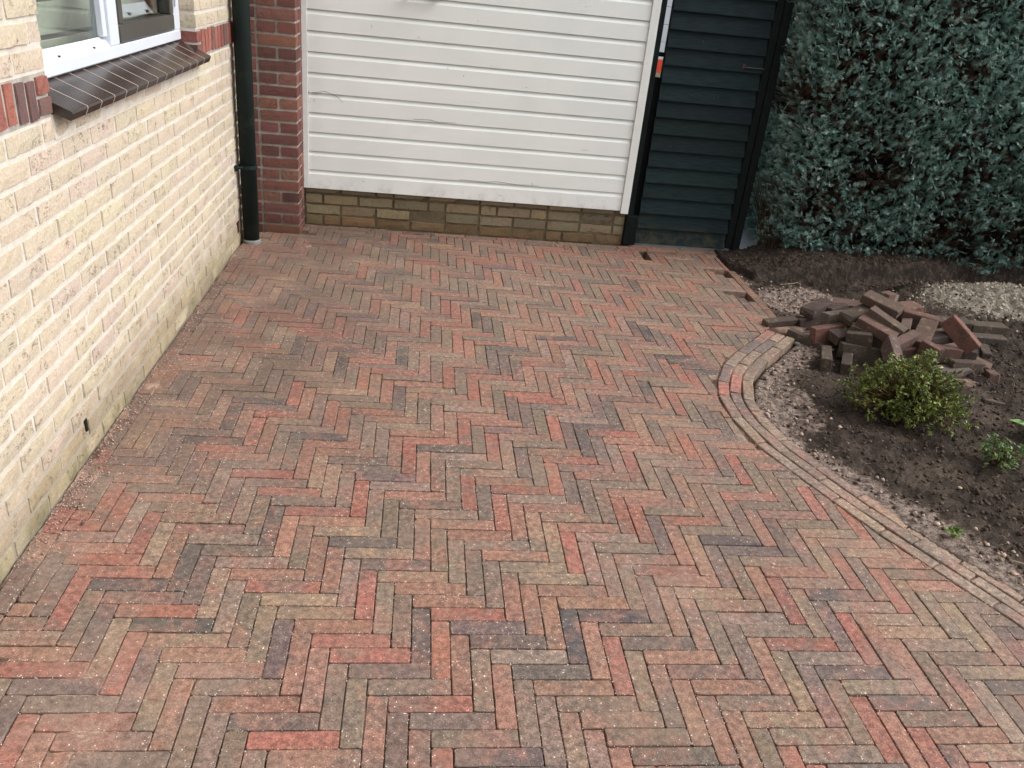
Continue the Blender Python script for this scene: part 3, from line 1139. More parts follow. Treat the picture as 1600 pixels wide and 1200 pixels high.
def wall_brick_material_attr():
    m = M_WALL.copy()
    m.name = 'cream_brick_joined'
    t = m.node_tree
    for n_ in list(t.nodes):
        if n_.bl_idname == 'ShaderNodeObjectInfo':
            a = t.nodes.new('ShaderNodeAttribute')
            a.attribute_name = 'tint'
            for l_ in list(n_.outputs['Color'].links):
                t.links.new(a.outputs['Color'], l_.to_socket)
            t.nodes.remove(n_)
    return m


for (yc, zc, L, px, colr) in restm_src:
    b = rough_brick(L, 0.0530, 0.1, rs)
    restm.add([(px - v[1], yc + v[0] - HO.y, zc + v[2]) for v in b.v], b.f, colr)
o = restm.build('bricks_beyond', wall_brick_material_attr(), wall)
o['kind'] = 'stuff'

# weep slot and air brick
mb = MB(); mb.box(XL - 0.03, XL + 0.0035, 2.421, 2.432, 0.093, 0.137); hbuild(mb, 'weep_vent', M_BLACK, wall)
mb = MB(); mb.box(XL - 0.03, XL + 0.0030, 4.70, 4.735, 0.075, 0.138); hbuild(mb, 'air_vent', simple_material('rusty_vent', srgb(64, 36, 28), 0.8, 0.2), wall)

# red band of bricks standing on end beside the sill
band = hbuild((lambda q: (q.box(xf - 0.012, xf + 0.0006, YB, WY0 - 0.006, 1.066, 1.187), q)[1])(MB()), 'red_brick_band', M_MORTG, house)
REDP = [(w, soft(c, 0.72)) for w, c in [(4, srgb(158, 86, 70)), (3, srgb(140, 76, 66)), (2, srgb(118, 84, 76)), (2, srgb(168, 92, 70)), (1, srgb(110, 78, 74))]]
rb = brick_set(0.103, 0.049, 0.1, M_RED, 6, 120)


def band_side(y0, y1, sign):
    y = y0
    # at the reveal two cut ends lie one on the other
    for zc in (1.099, 1.154):
        me = rough_brick(0.075, 0.047, 0.1, rs).mesh('brick', M_RED)
        link('brick', me, band, (0.0028, y + sign * 0.040 - HO.y, zc), (0, 0, PI / 2), vary(pick(REDP), 0.1))
    y += sign * 0.087
    while (y - y1) * sign < -0.03:
        link('brick', rb[rnd.randrange(6)], band, (0.0028 + rnd.gauss(0.0, 0.001), y + sign * 0.026 - HO.y, 1.1265 + rnd.gauss(0, 0.003)),
             (0, PI / 2 + rnd.gauss(0, 0.02), PI / 2), vary(pick(REDP), 0.12))
        y += sign * 0.0625


band_side(WY0, 1.62, -1)
band_side(WY1, YE, 1)
mb = MB(); mb.box(xf - 0.012, xf + 0.0006, WY1 + 0.006, YE, 1.066, 1.187); hbuild(mb, 'band_joint', M_MORTG, band)

# window sill: sloping glazed tiles with grout
SY0, SY1 = 2.515, 4.112
XS0, ZS0, XS1, ZS1 = XL - 0.074, 1.137, -0.999, 1.081
dxs, dzs = XS1 - XS0, ZS1 - ZS0
LS = math.hypot(dxs, dzs)
ux, uz = dxs / LS, dzs / LS          # down the slope
nxs, nzs = -uz, ux                   # out of the tile


def sl(a, h):
    return (XS0 + ux * a + nxs * h, ZS0 + uz * a + nzs * h)


def slab_yz(mb, a0, a1, h0, h1, y0, y1, nose=0.0):
    prof = [sl(a0, h0), sl(a1, h0), sl(a1, h1 - 0.005), sl(a1 - 0.004, h1), sl(a0, h1)]
    n = len(prof)
    vs = [(p[0], y0, p[1]) for p in prof] + [(p[0], y1, p[1]) for p in prof]
    fs = [(i, (i + 1) % n, n + (i + 1) % n, n + i) for i in range(n)] + [tuple(range(n)), tuple(range(n, 2 * n))]
    mb.add(vs, fs)


mb = MB(); slab_yz(mb, 0.0, LS - 0.004, -0.024, -0.004, SY0 + 0.008, SY1 - 0.008)
for i in range(1, 14):
    yc_ = SY0 + (SY1 - SY0) / 14 * i
    slab_yz(mb, 0.0, LS + 0.0006, -0.0255, 0.0006, yc_ - 0.0019, yc_ + 0.0019)
sill = hbuild(mb, 'window_sill', M_GROUT, house)
nt_ = 14
for i in range(nt_):
    w = (SY1 - SY0) / nt_
    mb = MB(); slab_yz(mb, -0.001, LS, -0.026, 0.0, (0.0019 if i else 0.0) - w / 2, w / 2 - (0.0019 if i < nt_ - 1 else 0.0))
    mb.v = [(v[0] - HO.x, v[1], v[2]) for v in mb.v]
    o = mb.build('tile', M_TILE, sill)
    o.location = (rnd.uniform(-0.0004, 0.0004), SY0 + w * (i + 0.5) - HO.y, rnd.uniform(-0.0003, 0.0004))
mb = MB(); mb.box(XL - 0.10, XL - 0.001, SY0, SY1, 1.0, 1.070); hbuild(mb, 'sill_bed', M_MORT, house)

# window
XF = XL - 0.066
win = thing('window', '', '')
for k_ in ('label', 'category'):
    del win[k_]
win.parent = house


def fr(y0, y1, z0, z1, x0=XF - 0.065, x1=XF, b=0.004):
    m_ = MB(); m_.bbox(x0, x1, y0, y1, z0, z1, b); return m_


hbuild(fr(WY0, WY1, 1.141, 1.183), 'frame', M_UPVC, win)
hbuild(fr(WY0, WY0 + 0.06, 1.183, WZ1), 'frame', M_UPVC, win)
hbuild(fr(4.02, WY1, 1.183, WZ1), 'frame', M_UPVC, win)
hbuild(fr(WY0 + 0.06, 4.02, WZ1 - 0.05, WZ1), 'frame', M_UPVC, win)
hbuild(fr(3.235, 3.318, 1.183, WZ1 - 0.05), 'mullion', M_UPVC, win)
# bead round the fixed pane
m_ = MB()
m_.add([(XF - 0.006, WY0 + 0.06, 1.183), (XF - 0.006, 3.235, 1.183), (XF - 0.032, 3.235, 1.214), (XF - 0.032, WY0 + 0.06, 1.214), (XF - 0.04, WY0 + 0.06, 1.183), (XF - 0.04, 3.235, 1.183)],
       [(0, 1, 2, 3), (0, 4, 5, 1), (3, 2, 5, 4), (0, 3, 4), (1, 5, 2)])
bead = hbuild(m_, 'glazing_bead', M_UPVC, win)
hbuild(fr(3.205, 3.235, 1.214, WZ1 - 0.05, XF - 0.04, XF - 0.012, 0.004), 'glazing_bead', M_UPVC, win)
for yy in (2.80, 3.09):
    m_ = MB(); m_.box(XF - 0.02, XF - 0.009, yy, yy + 0.012, 1.188, 1.193); hbuild(m_, 'drain_cap', M_BLACK, win)
hbuild(fr(WY0 + 0.06, 3.207, 1.2, WZ1 - 0.05, XF - 0.040, XF - 0.034, 0.001), 'pane', M_GLASS, win)
# opening casement, dark bronze outside
XB = XF + 0.002
cas = hbuild(fr(3.325, 4.012, 1.188, 1.250, XB - 0.05, XB, 0.004), 'casement', M_BRONZE, win)
hbuild(fr(3.325, 3.372, 1.250, WZ1 - 0.06, XB - 0.05, XB, 0.004), 'casement_stile', M_BRONZE, cas)
hbuild(fr(3.965, 4.012, 1.250, WZ1 - 0.06, XB - 0.05, XB, 0.004), 'casement_stile', M_BRONZE, cas)
hbuild(fr(3.372, 3.965, 1.256, WZ1 - 0.06, XB - 0.034, XB - 0.028, 0.001), 'pane', M_GLASS, win)
m_ = MB()
m_.add([(XB - 0.075, 3.375, 1.252), (XB - 0.075, 3.962, 1.252), (XB - 0.105, 3.962, 1.292), (XB - 0.105, 3.375, 1.292), (XB - 0.12, 3.375, 1.25), (XB - 0.12, 3.962, 1.25)],
       [(0, 1, 2, 3), (0, 4, 5, 1), (3, 2, 5, 4), (0, 3, 4), (1, 5, 2)])
ins = hbuild(m_, 'inner_frame', M_UPVC, win)
for yy in (3.42, 3.66, 3.88):
    m_ = MB(); m_.box(XB - 0.09, XB - 0.073, yy, yy + 0.018, 1.256, 1.266); hbuild(m_, 'drain_cap', M_BLACK, win)
# hinge at the right jamb
m_ = MB(); m_.tube([(XF + 0.006, 4.03, 1.28), (XF + 0.006, 4.03, 1.36)], 0.006, 8); hbuild(m_, 'hinge', M_UPVC, win)
# room behind the glass
m_ = MB()
m_.box(-3.2, xf - 0.12, 2.2, 4.6, 1.02, 1.06)
m_.box(-3.25, -3.2, 2.2, 4.6, 0.4, 2.6)
m_.box(-3.2, xf - 0.10, 2.1, 2.2, 0.4, 2.6)
m_.box(-3.2, xf - 0.10, 4.6, 4.7, 0.4, 2.6)
m_.box(-3.2, xf - 0.10, 2.1, 4.7, 2.55, 2.6)
hbuild(m_, 'room', M_ROOM, house)
bl = thing('window_blind', '', ''); del bl['label']; del bl['category']
bl.parent = house
for i in range(9):
    m_ = MB()
    z0 = 1.10 + i * 0.115
    m_.add([(-1.30, 2.3, z0), (-1.30, 4.5, z0), (-1.27, 4.5, z0 + 0.105), (-1.27, 2.3, z0 + 0.105), (-1.31, 2.3, z0), (-1.31, 4.5, z0), (-1.28, 4.5, z0 + 0.105), (-1.28, 2.3, z0 + 0.105)],
           [(0, 1, 2, 3), (7, 6, 5, 4), (0, 4, 5, 1), (3, 2, 6, 7), (0, 3, 7, 4), (1, 5, 6, 2)])
    hbuild(m_, 'slat', M_BLIND, bl)
m_ = MB(); m_.box(-1.265, -1.262, 2.72, 2.84, 1.20, 1.34); hbuild(m_, 'note', M_PAPER, bl)

# ------------------------------------------------------------------ downpipe
pipe = thing('downpipe', 'dark green plastic downpipe in the corner between cream wall and red brick pillar', 'downpipe', (-1.0, 4.79, 0))
m_ = MB(); m_.tube([(0, 0, 0.015), (0, 0, 2.7)], 0.0445, 28); m_.build('pipe', M_PIPE, pipe, True)
m_ = MB(); m_.tube([(0.001, 0, -0.02), (0.001, 0, 0.012), (0.001, 0, 0.02)], [0.053, 0.052, 0.046], 24); m_.build('ground_collar', M_COLLAR, pipe)
m_ = MB()
m_.tube([(0, 0, 0.428), (0, 0, 0.448)], 0.050, 24)
m_.tube([(-0.02, -0.045, 0.438), (-0.058, -0.062, 0.438)], 0.007, 8)
m_.box(-0.060, -0.045, -0.085, -0.050, 0.424, 0.452)
m_.build('bracket', M_PIPE, pipe)

# ------------------------------------------------------------------ garage: pillar, plinth, door
garage = thing('brick_garage', 'garage front with red brick pillar, low yellow brick plinth and white board door', 'garage', (0, 5.3, 0))
GO = Vector((0, 5.3, 0))


def gbuild(mb, name, mat, parent, smooth=False, color=None):
    mb.v = [(v[0] - GO.x, v[1] - GO.y, v[2]) for v in mb.v]
    return mb.build(name, mat, parent, smooth, color)


PX0, PX1, PY0 = -1.052, -0.755, 5.003
m_ = MB(); m_.box(PX0, PX1 - 0.006, PY0 + 0.008, 5.40, -0.1, 2.6)
pil = gbuild(m_, 'pillar', M_MORTG, garage)
PR = [(w, soft(c, 0.72)) for w, c in [(4, srgb(140, 84, 73)), (3, srgb(126, 74, 66)), (2, srgb(146, 92, 72)), (2, srgb(112, 72, 66))]]
ps = brick_set(0.208, 0.0545, 0.1, M_RED, 6, 200)
ph = brick_set(0.099, 0.0545, 0.1, M_RED, 6, 220)
k = 0
z = -0.015
while z < 2.5:
    zc = z + 0.0335
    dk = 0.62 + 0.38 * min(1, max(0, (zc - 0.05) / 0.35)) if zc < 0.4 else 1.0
    if k % 2 == 0:
        rows = [(PX1 - 0.104, ps, 0.208), (PX1 - 0.208 - 0.011 - 0.038, None, 0.074)]
    else:
        rows = [(PX1 - 0.0495, ph, 0.099), (PX1 - 0.099 - 0.011 - 0.0495, ph, 0.099), (PX1 - 0.22 - 0.035, None, 0.07)]
    for xc, st, L in rows:
        me = st[rnd.randrange(6)] if st else rough_brick(L, 0.0545, 0.1, rs).mesh('brick', M_RED)
        c = vary(pick(PR), 0.16)
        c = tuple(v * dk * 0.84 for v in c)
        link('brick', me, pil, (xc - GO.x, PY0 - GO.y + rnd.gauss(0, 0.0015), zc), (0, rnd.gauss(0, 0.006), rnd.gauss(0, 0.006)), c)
    # return face towards the door
    me = rough_brick(0.104 if k % 2 == 0 else 0.099, 0.0545, 0.09, rs).mesh('brick', M_RED)
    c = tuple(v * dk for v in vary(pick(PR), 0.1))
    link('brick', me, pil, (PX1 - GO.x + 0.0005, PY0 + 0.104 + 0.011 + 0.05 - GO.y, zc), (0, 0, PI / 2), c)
    k += 1
    z += HC
# plinth under the door
PLY = 5.243
m_ = MB(); m_.box(PX1 - 0.004, 1.300, PLY + 0.005, 5.42, -0.1, 0.26)
m_.box(PX1 - 0.004, 1.300, 5.34, 5.42, 0.26, 2.6)
m_.box(-1.05, 1.45, 5.0 + 0.02, 5.42, 2.45, 2.7)
pl = gbuild(m_, 'plinth', M_MORTD, garage)
PP = [(w, soft(c, 0.66, 0.82)) for w, c in [(4, srgb(146, 128, 92)), (3, srgb(132, 118, 88)), (2, srgb(156, 136, 92)), (2, srgb(122, 112, 94)), (1, srgb(150, 122, 86))]]
qs = brick_set(0.208, 0.055, 0.09, M_PLINTH, 8, 300, 0.004)
qh = brick_set(0.098, 0.055, 0.09, M_PLINTH, 4, 330, 0.004)
for r in range(4):
    zc = -0.004 + 0.0335 + r * 0.067
    x = PX1 + 0.006 - (0.0 if r % 2 else 0.11)
    while x < 1.29:
        L = 0.208 if rnd.random() < 0.88 else 0.098
        x1 = x + L
        if x1 > PX1 + 0.03:
            a = max(x, PX1 + 0.004)
            b = min(x1, 1.298)
            c = vary(pick(PP), 0.1)
            if r == 0:
                c = tuple(v * q for v, q in zip(vary(srgb(112, 92, 70), 0.2), (1, 1, 1)))
            if b - a > 0.015:
                if abs((b - a) - L) < 1e-4:
                    me = (qs if L > 0.15 else qh)[rnd.randrange(4)]
                else:
                    me = rough_brick(b - a, 0.055, 0.09, rs, 0.004).mesh('brick', M_PLINTH)
                link('brick', me, pl, ((a + b) / 2 - GO.x, PLY - GO.y + rnd.gauss(0, 0.002), zc), (0, rnd.gauss(0, 0.006), 0), c)
        x = x1 + 0.012
# door
YD = 5.214
door = gbuild(fr(-0.742, 1.29, 0.245, 2.4, 5.245, 5.262, 0.001) if False else (lambda q: (q.box(-0.742, 1.285, 5.238, 5.262, 0.245, 2.4), q)[1])(MB()), 'garage_door', M_DOOR, garage)
pitch, ztop = 0.1132, 1.2567
for i in range(-9, 10):
    zl = ztop - i * pitch            # lower edge of this board = groove line
    if i == 9:
        zl = 0.236
    z1 = ztop - (i - 1) * pitch - 0.004
    prof = [(YD, zl), (YD + 0.022, zl), (YD + 0.022, z1), (YD + 0.013, z1), (YD + 0.0125, z1 - 0.003), (YD + 0.002, z1 - 0.021), (YD, z1 - 0.025)]
    m_ = MB(); m_.profile(prof, -0.722, 1.252)
    o = gbuild(m_, 'board', M_DOOR, door)
    o.location.y += rnd.gauss(0, 0.0006)
m_ = MB(); m_.bbox(-0.757, -0.7235, YD - 0.008, YD + 0.03, 0.236, 2.42, 0.002); gbuild(m_, 'side_trim', M_TRIM, door)
m_ = MB(); m_.bbox(1.2535, 1.304, YD - 0.010, YD + 0.03, 0.219, 2.42, 0.002); gbuild(m_, 'side_trim', M_TRIM, door)
m_ = MB(); m_.box(-0.757, 1.304, 5.2, 5.26, 2.42, 2.46); gbuild(m_, 'head_trim', M_TRIM, door)
m_ = MB()
m_.bbox(-0.17, 0.03, YD - 0.045, YD - 0.030, 1.368, 1.392, 0.004)
m_.box(-0.16, -0.145, YD - 0.032, YD + 0.002, 1.37, 1.39)
m_.box(0.005, 0.02, YD - 0.032, YD + 0.002, 1.37, 1.39)
gbuild(m_, 'door_handle', M_STEEL, door)

M_MARK = simple_material('dark_crack', srgb(70, 60, 50), 0.9, 0.1)
for pts_ in ([(-0.70, 0.802), (-0.62, 0.815), (-0.55, 0.79), (-0.52, 0.76)], [(-0.705, 0.79), (-0.66, 0.797)], [(-0.10, 0.700), (0.0, 0.703), (0.05, 0.694), (0.16, 0.699)],
             [(0.20, 0.358), (0.36, 0.354), (0.44, 0.362), (0.56, 0.353), (0.70, 0.358)], [(0.455, 0.274), (0.475, 0.277)], [(-0.69, 0.765), (-0.685, 0.75)],
             [(-0.72, 0.75), (-0.716, 0.742)], [(-0.36, 1.20), (-0.36, 1.187)], [(0.95, 0.60), (0.99, 0.601)], [(-0.4, 0.30), (-0.385, 0.301)]):
    m_ = MB()
    m_.tube([(a, YD - 0.0003, b) for a, b in pts_], [0.0008] + [0.0011] * (len(pts_) - 2) + [0.0005], 5)
    gbuild(m_, 'crack', M_MARK, door, 'raw')

# ------------------------------------------------------------------ gate and its posts
gate = thing('garden_gate', 'narrow dark green boarded garden gate with mossy bottom board', 'gate', (1.7, 5.28, 0))


def tbuild(mb, name, mat, root, smooth=False, color=None):
    L = root.location
    mb.v = [(v[0] - L.x, v[1] - L.y, v[2] - L.z) for v in mb.v]
    return mb.build(name, mat, root, smooth, color)


YG = 5.278
for i in range(-6, 14):
    zl = 1.439 - 0.1017 * (i + 1) + rnd.gauss(0, 0.001)
    zt = zl + 0.110
    t0, t1 = 0.0, 0.011
    prof = [(YG - 0.012, zl), (YG + 0.006, zl), (YG + 0.026, zt), (YG + 0.012, zt), (YG - 0.012, zl + 0.004)]
    m_ = MB(); m_.profile(prof, 1.398, 2.016)
    b = 1 + rnd.uniform(-0.18, 0.2)
    o = tbuild(m_, 'board', M_GATE, gate, color=(b, b * rnd.uniform(0.95, 1.05), b * rnd.uniform(0.92, 1.08)))
    if i % 3 == 1:
        for _ in range(2):
            xx, zz = rnd.uniform(1.45, 1.95), zl + rnd.uniform(0.02, 0.05)
            m_ = MB(); m_.tube([(xx, YG - 0.006, zz), (xx, YG + 0.004, zz)], 0.0045, 8); tbuild(m_, 'nail_head', M_STEEL, gate)
m_ = MB(); m_.bbox(2.018, 2.064, YG - 0.012, YG + 0.034, 0.02, 2.05, 0.003); tbuild(m_, 'stile', M_POST, gate)
m_ = MB(); m_.bbox(1.400, 1.44, YG + 0.026, YG + 0.06, 0.03, 2.05, 0.003); tbuild(m_, 'stile', M_POST, gate)
m_ = MB()
m_.bbox(1.885, 2.012, YG - 0.014, YG - 0.004, 1.157, 1.168, 0.001)
m_.bbox(1.882, 1.90, YG - 0.012, YG - 0.003, 1.154, 1.182, 0.001)
m_.tube([(1.9, YG - 0.016, 1.163), (2.02, YG - 0.016, 1.163)], 0.004, 8)
tbuild(m_, 'bolt_latch', M_STEEL, gate)
p1 = thing('gate_post', 'black timber post between the white garage door and the boarded gate', 'post', (1.33, 5.26, 0), 'gate posts')
m_ = MB(); m_.bbox(1.307, 1.345, 5.232, 5.30, -0.05, 2.3, 0.004); tbuild(m_, 'shaft', M_POST, p1)
m_ = MB(); m_.bbox(1.302, 1.385, 5.222, 5.262, 0.012, 0.205, 0.004); tbuild(m_, 'foot_block', M_POST, p1)
m_ = MB(); m_.bbox(1.350, 1.396, 5.31, 5.34, -0.02, 1.055, 0.002); tbuild(m_, 'stop_batten', M_POST, p1)
m_ = MB(); m_.bbox(1.350, 1.396, 5.31, 5.34, 1.175, 1.200, 0.002); tbuild(m_, 'keeper', M_POST, p1)
p2 = thing('gate_post', 'black timber post between the boarded gate and the conifer hedge', 'post', (2.09, 5.27, 0), 'gate posts')
m_ = MB(); m_.bbox(2.066, 2.118, 5.258, 5.33, -0.08, 2.3, 0.004); tbuild(m_, 'shaft', M_POST, p2)
th = thing('gate_threshold', 'thin pale stone strip on the ground under the boarded gate', 'threshold', (1.75, 5.29, 0))
m_ = MB(); m_.bbox(1.40, 2.06, 5.285, 5.33, -0.03, 0.012, 0.003); tbuild(m_, 'strip', simple_material('pale_threshold', srgb(150, 156, 158), 0.7, 0.3), th)

# things behind the gate
wb = thing('white_board', 'white panelled board with a red lower band behind the gate gap', 'board', (2.45, 9.0, 0))
for i in range(9):
    z0 = 0.87 + i * 0.17
    m_ = MB(); m_.bbox(2.1, 2.9, 9.2, 9.22, z0 + 0.003, z0 + 0.167, 0.001); tbuild(m_, 'panel', M_UPVC, wb)
m_ = MB(); m_.bbox(2.1, 2.9, 9.195, 9.225, 0.74, 0.868, 0.003); tbuild(m_, 'red_band', M_REDP, wb)
for xx in (2.12, 2.82):
    m_ = MB(); m_.bbox(xx, xx + 0.04, 9.2, 9.24, -0.14, 0.738, 0.003); tbuild(m_, 'leg', M_POST, wb)

# ------------------------------------------------------------------ ground, path
def ground_material():
    N = NB('far_ground')
    c = N.mix(N.ramp(N.noise(0.8, 4, 0.6), 0.35, 0.65), srgb(84, 82, 58), srgb(96, 84, 70))
    return N.done(c, 0.95, N.bump(N.noise(30, 3), 0.5, 0.01), 0.1)


m_ = MB()
R_ = 180
m_.add([(-R_, -R_, -0.14), (R_, -R_, -0.14), (R_, R_, -0.14), (-R_, R_, -0.14)], [(0, 1, 2, 3)])
o = m_.build('ground', ground_material()); o['kind'] = 'structure'
path = bpy.data.objects.new('garden_path', None); COL.objects.link(path); path['kind'] = 'structure'
for i in range(3):
    for j in range(9):
        x0, y0 = 1.25 + i * 0.402, 5.36 + j * 0.402
        m_ = MB(); m_.bbox(-0.199, 0.199, -0.199, 0.199, -0.05, 0, 0.003)
        o = m_.build('slab', M_SLAB, path); o.location = (x0 + 0.2, y0 + 0.2, -0.004 + rnd.gauss(0, 0.0012))
m_ = MB(); m_.box(1.2, 2.5, 5.33, 9.1, -0.12, -0.03); m_.build('path_bed', M_GRIT, path)

# ------------------------------------------------------------------ garden soil height-field
xs = np.arange(1.20, 5.2, 0.0115)
ys = np.arange(0.75, 6.2, 0.0125)
X, Y = np.meshgrid(xs, ys, indexing='ij')
s, j = sdist(np.c_[X.ravel(), Y.ravel()], ER[::2], nor[::2])
s = s.reshape(X.shape)
sx = X - np.where(Y < 4.86, 1.962, 1.925)          # distance right of the closing strip
edge = np.where(Y > 3.97, sx, s)
edge = np.where((Y > 3.80) & (Y <= 3.97) & (X > 1.9), np.maximum(edge, 0.02), edge)
level = -0.030 + 0.035 * np.clip((2.75 - Y) / 0.6, 0, 1)
lump = 0.022 * fbm(X, Y, 3.2, 3, 0.5, 21) + 0.018 * fbm(X, Y, 11, 3, 0.6, 22) + 0.030 * np.abs(fbm(X, Y, 14, 4, 0.8, 23)) + 0.006 * fbm(X, Y, 70, 2, 0.7, 24)
amt = np.clip(edge / 0.18, 0.15, 1)
Z = level + lump * amt
Z += 0.012 * np.clip(edge - 0.2, 0, 1)
# excavated strip and the bank under the hedge
bank_y = np.interp(X, [1.9, 2.06, 2.42, 2.98, 3.64, 5.2], [5.05, 4.74, 4.80, 4.87, 5.05, 5.15]) + 0.018 * fbm(X, Y * 0 + 3, 5, 3, 0.6, 31)
tb = np.clip((Y - bank_y + 0.015) / 0.035, 0, 1)
bh = np.interp(X, [1.8, 2.1, 2.5, 3.2, 5.2], [0.0, 0.02, 0.085, 0.08, 0.07])
Z = np.where(Y > 4.1, Z + tb * (bh + 0.03), Z)
# sand heap
hx, hy = (X - 3.62) / 0.78, (Y - 4.46) / 0.46
rr_ = np.sqrt(hx ** 2 + hy ** 2)
hz = 0.14 * np.clip(1 - rr_, 0, 1) ** 0.7
Z += hz + (rr_ < 1) * (0.026 * np.abs(fbm(X, Y, 16, 4, 0.75, 41)) + 0.01 * fbm(X, Y, 55, 2, 0.7, 42))
# low mound under the loose bricks
Z += 0.035 * np.exp(-(((X - 2.45) / 0.42) ** 2 + ((Y - 3.85) / 0.22) ** 2))
# a footprint-like hollow beside the edging
Z -= 0.03 * np.exp(-(((X - 1.56) / 0.05) ** 2 + ((Y - 2.76) / 0.05) ** 2))
Z = np.where(edge < 0.0, np.where(Y > 2.65, -0.085, np.where(edge > -0.03, Z - 0.006 * (-edge / 0.03), -0.085)), Z)
Z = np.where((edge >= 0) & (edge < 0.012) & (Y > 2.65), -0.055, Z)
near_gate = (Y > 5.25) & (X < 2.2)
Z = np.where(near_gate, -0.02 + lump * 0.3, Z)
Z = np.where((Y > 5.33) & (X < 2.5), -0.11, Z)
zr = np.clip(1.15 - np.abs(edge - 0.04) / 0.16, 0, 1) * np.where(Y > 3.95, 0.6, 1.0) * (0.75 + 0.4 * fbm(X, Y, 4, 3, 0.6, 51))
zr = np.where(Y < 2.0, np.maximum(zr, np.clip(1.2 - np.abs(edge - 0.02) / 0.12, 0, 1)), zr)
zr = np.maximum(zr, 0.95 * np.exp(-(((X - 2.22) / 0.30) ** 2 + ((Y - 4.42) / 0.26) ** 2) ** 2))
zr = np.maximum(zr, 0.7 * np.exp(-(((X - 1.62) / 0.18) ** 2 + ((Y - 3.1) / 0.30) ** 2) ** 2))
zr *= (Y < bank_y - 0.01)
zg = np.clip(1.5 * (1.08 - rr_), 0, 1) * (Y < bank_y)
zb = np.where((Y > bank_y - 0.03), 0.55, 0.0)
zone = np.stack([zr.ravel(), zg.ravel(), zb.ravel()], 1)
nx, ny = X.shape
idx = np.arange(nx * ny).reshape(nx, ny)
Q = np.stack([idx[:-1, :-1], idx[1:, :-1], idx[1:, 1:], idx[:-1, 1:]], -1).reshape(-1, 4)
me = big_mesh('garden_soil', np.c_[X.ravel(), Y.ravel(), Z.ravel()], Q, M_EARTH, attrs={'zone': zone}, smooth=True)
soil = link('garden_soil', me)
soil['kind'] = 'structure'


def soil_z(x, y):
    i = int(np.clip((x - xs[0]) / 0.0115, 0, nx - 1)); k_ = int(np.clip((y - ys[0]) / 0.0125, 0, ny - 1))
    return float(Z[i, k_])


# crumbs
ico_v = np.array([(0, 0, 1), (0.9, 0, 0.1), (0, 0.9, 0), (-0.9, 0, 0.1), (0, -0.9, 0), (0, 0, -0.8)])
ico_f = np.array([(0, 1, 2), (0, 2, 3), (0, 3, 4), (0, 4, 1), (5, 2, 1), (5, 3, 2), (5, 4, 3), (5, 1, 4)])


def crumbs(name, P, size, cols, parent=None, kind='stuff'):
    n = len(P)
    v = np.tile(ico_v, (n, 1, 1)) * (1 + rs.uniform(-0.3, 0.3, (n, 6, 3)))
    a = rs.uniform(0, 2 * PI, n)
    c_, s__ = np.cos(a)[:, None], np.sin(a)[:, None]
    v = np.stack([v[..., 0] * c_ - v[..., 1] * s__, v[..., 0] * s__ + v[..., 1] * c_, v[..., 2] * 0.75], -1)
    v = v * size[:, None, None] + P[:, None, :]
    f = (ico_f[None] + (np.arange(n) * 6)[:, None, None]).reshape(-1, 3)
    t = np.repeat(cols, 6, axis=0)
    o_ = link(name, big_mesh(name, v.reshape(-1, 3), f, M_GRAIN, tint=t), parent)
    if kind:
        o_['kind'] = kind
    return o_


n = 34000
px_, py_ = rs.uniform(1.32, 4.6, n), rs.uniform(1.5, 5.15, n)
ii = np.clip(((px_ - xs[0]) / 0.0115).astype(int), 0, nx - 1); kk = np.clip(((py_ - ys[0]) / 0.0125).astype(int), 0, ny - 1)
ok = (edge[ii, kk] > 0.015)
px_, py_, ii, kk = px_[ok], py_[ok], ii[ok], kk[ok]
pz_ = Z[ii, kk]
sand_w, heap_w = zr[ii, kk], zg[ii, kk]
dark = np.array(srgb(58, 48, 42)); lt = np.array(srgb(92, 78, 68)); sd_ = np.array(srgb(176, 154, 140)); hp = np.array(srgb(180, 170, 152))
t = rs.rand(len(px_), 1)
cols = dark * (1 - t) + lt * t
m1 = (rs.rand(len(px_)) < sand_w * 0.6)[:, None]
cols = np.where(m1, sd_ * (0.6 + 0.6 * t), cols)
m2 = (rs.rand(len(px_)) < heap_w)[:, None]
cols = np.where(m2, hp * (0.8 + 0.3 * t), cols)
size = 0.002 + 0.011 * rs.rand(len(px_)) ** 4
crumbs('soil_crumbs', np.c_[px_, py_, pz_ + size * 0.3], size, cols)

# grains caught along the arrises
gp = []
for p in pieces:
    P = p['poly']
    if p['c'][1] > 3.6:
        continue
    for i_ in range(len(P)):
        a_, b_ = P[i_], P[(i_ + 1) % len(P)]
        L_ = math.hypot(b_[0] - a_[0], b_[1] - a_[1])
        for _ in range(int(L_ * 130 * (0.3 + rnd.random()))):
            t_ = rnd.random()
            gp.append((p['c'][0] + a_[0] + (b_[0] - a_[0]) * t_ + rnd.gauss(0, 0.003), p['c'][1] + a_[1] + (b_[1] - a_[1]) * t_ + rnd.gauss(0, 0.003)))
gp = np.array(gp)
gd = fbm(gp[:, 0], gp[:, 1], 3.0, 3, 0.6, 91)
gp = gp[rs.rand(len(gp)) < np.clip(0.55 + 0.9 * gd, 0.08, 1)]
gcol = np.array(srgb(222, 204, 190))[None] * (0.6 + 0.5 * rs.rand(len(gp), 1))
crumbs('joint_grains', np.c_[gp, np.full(len(gp), 0.0009)], 0.0008 + 0.0013 * rs.rand(len(gp)) ** 2, gcol)

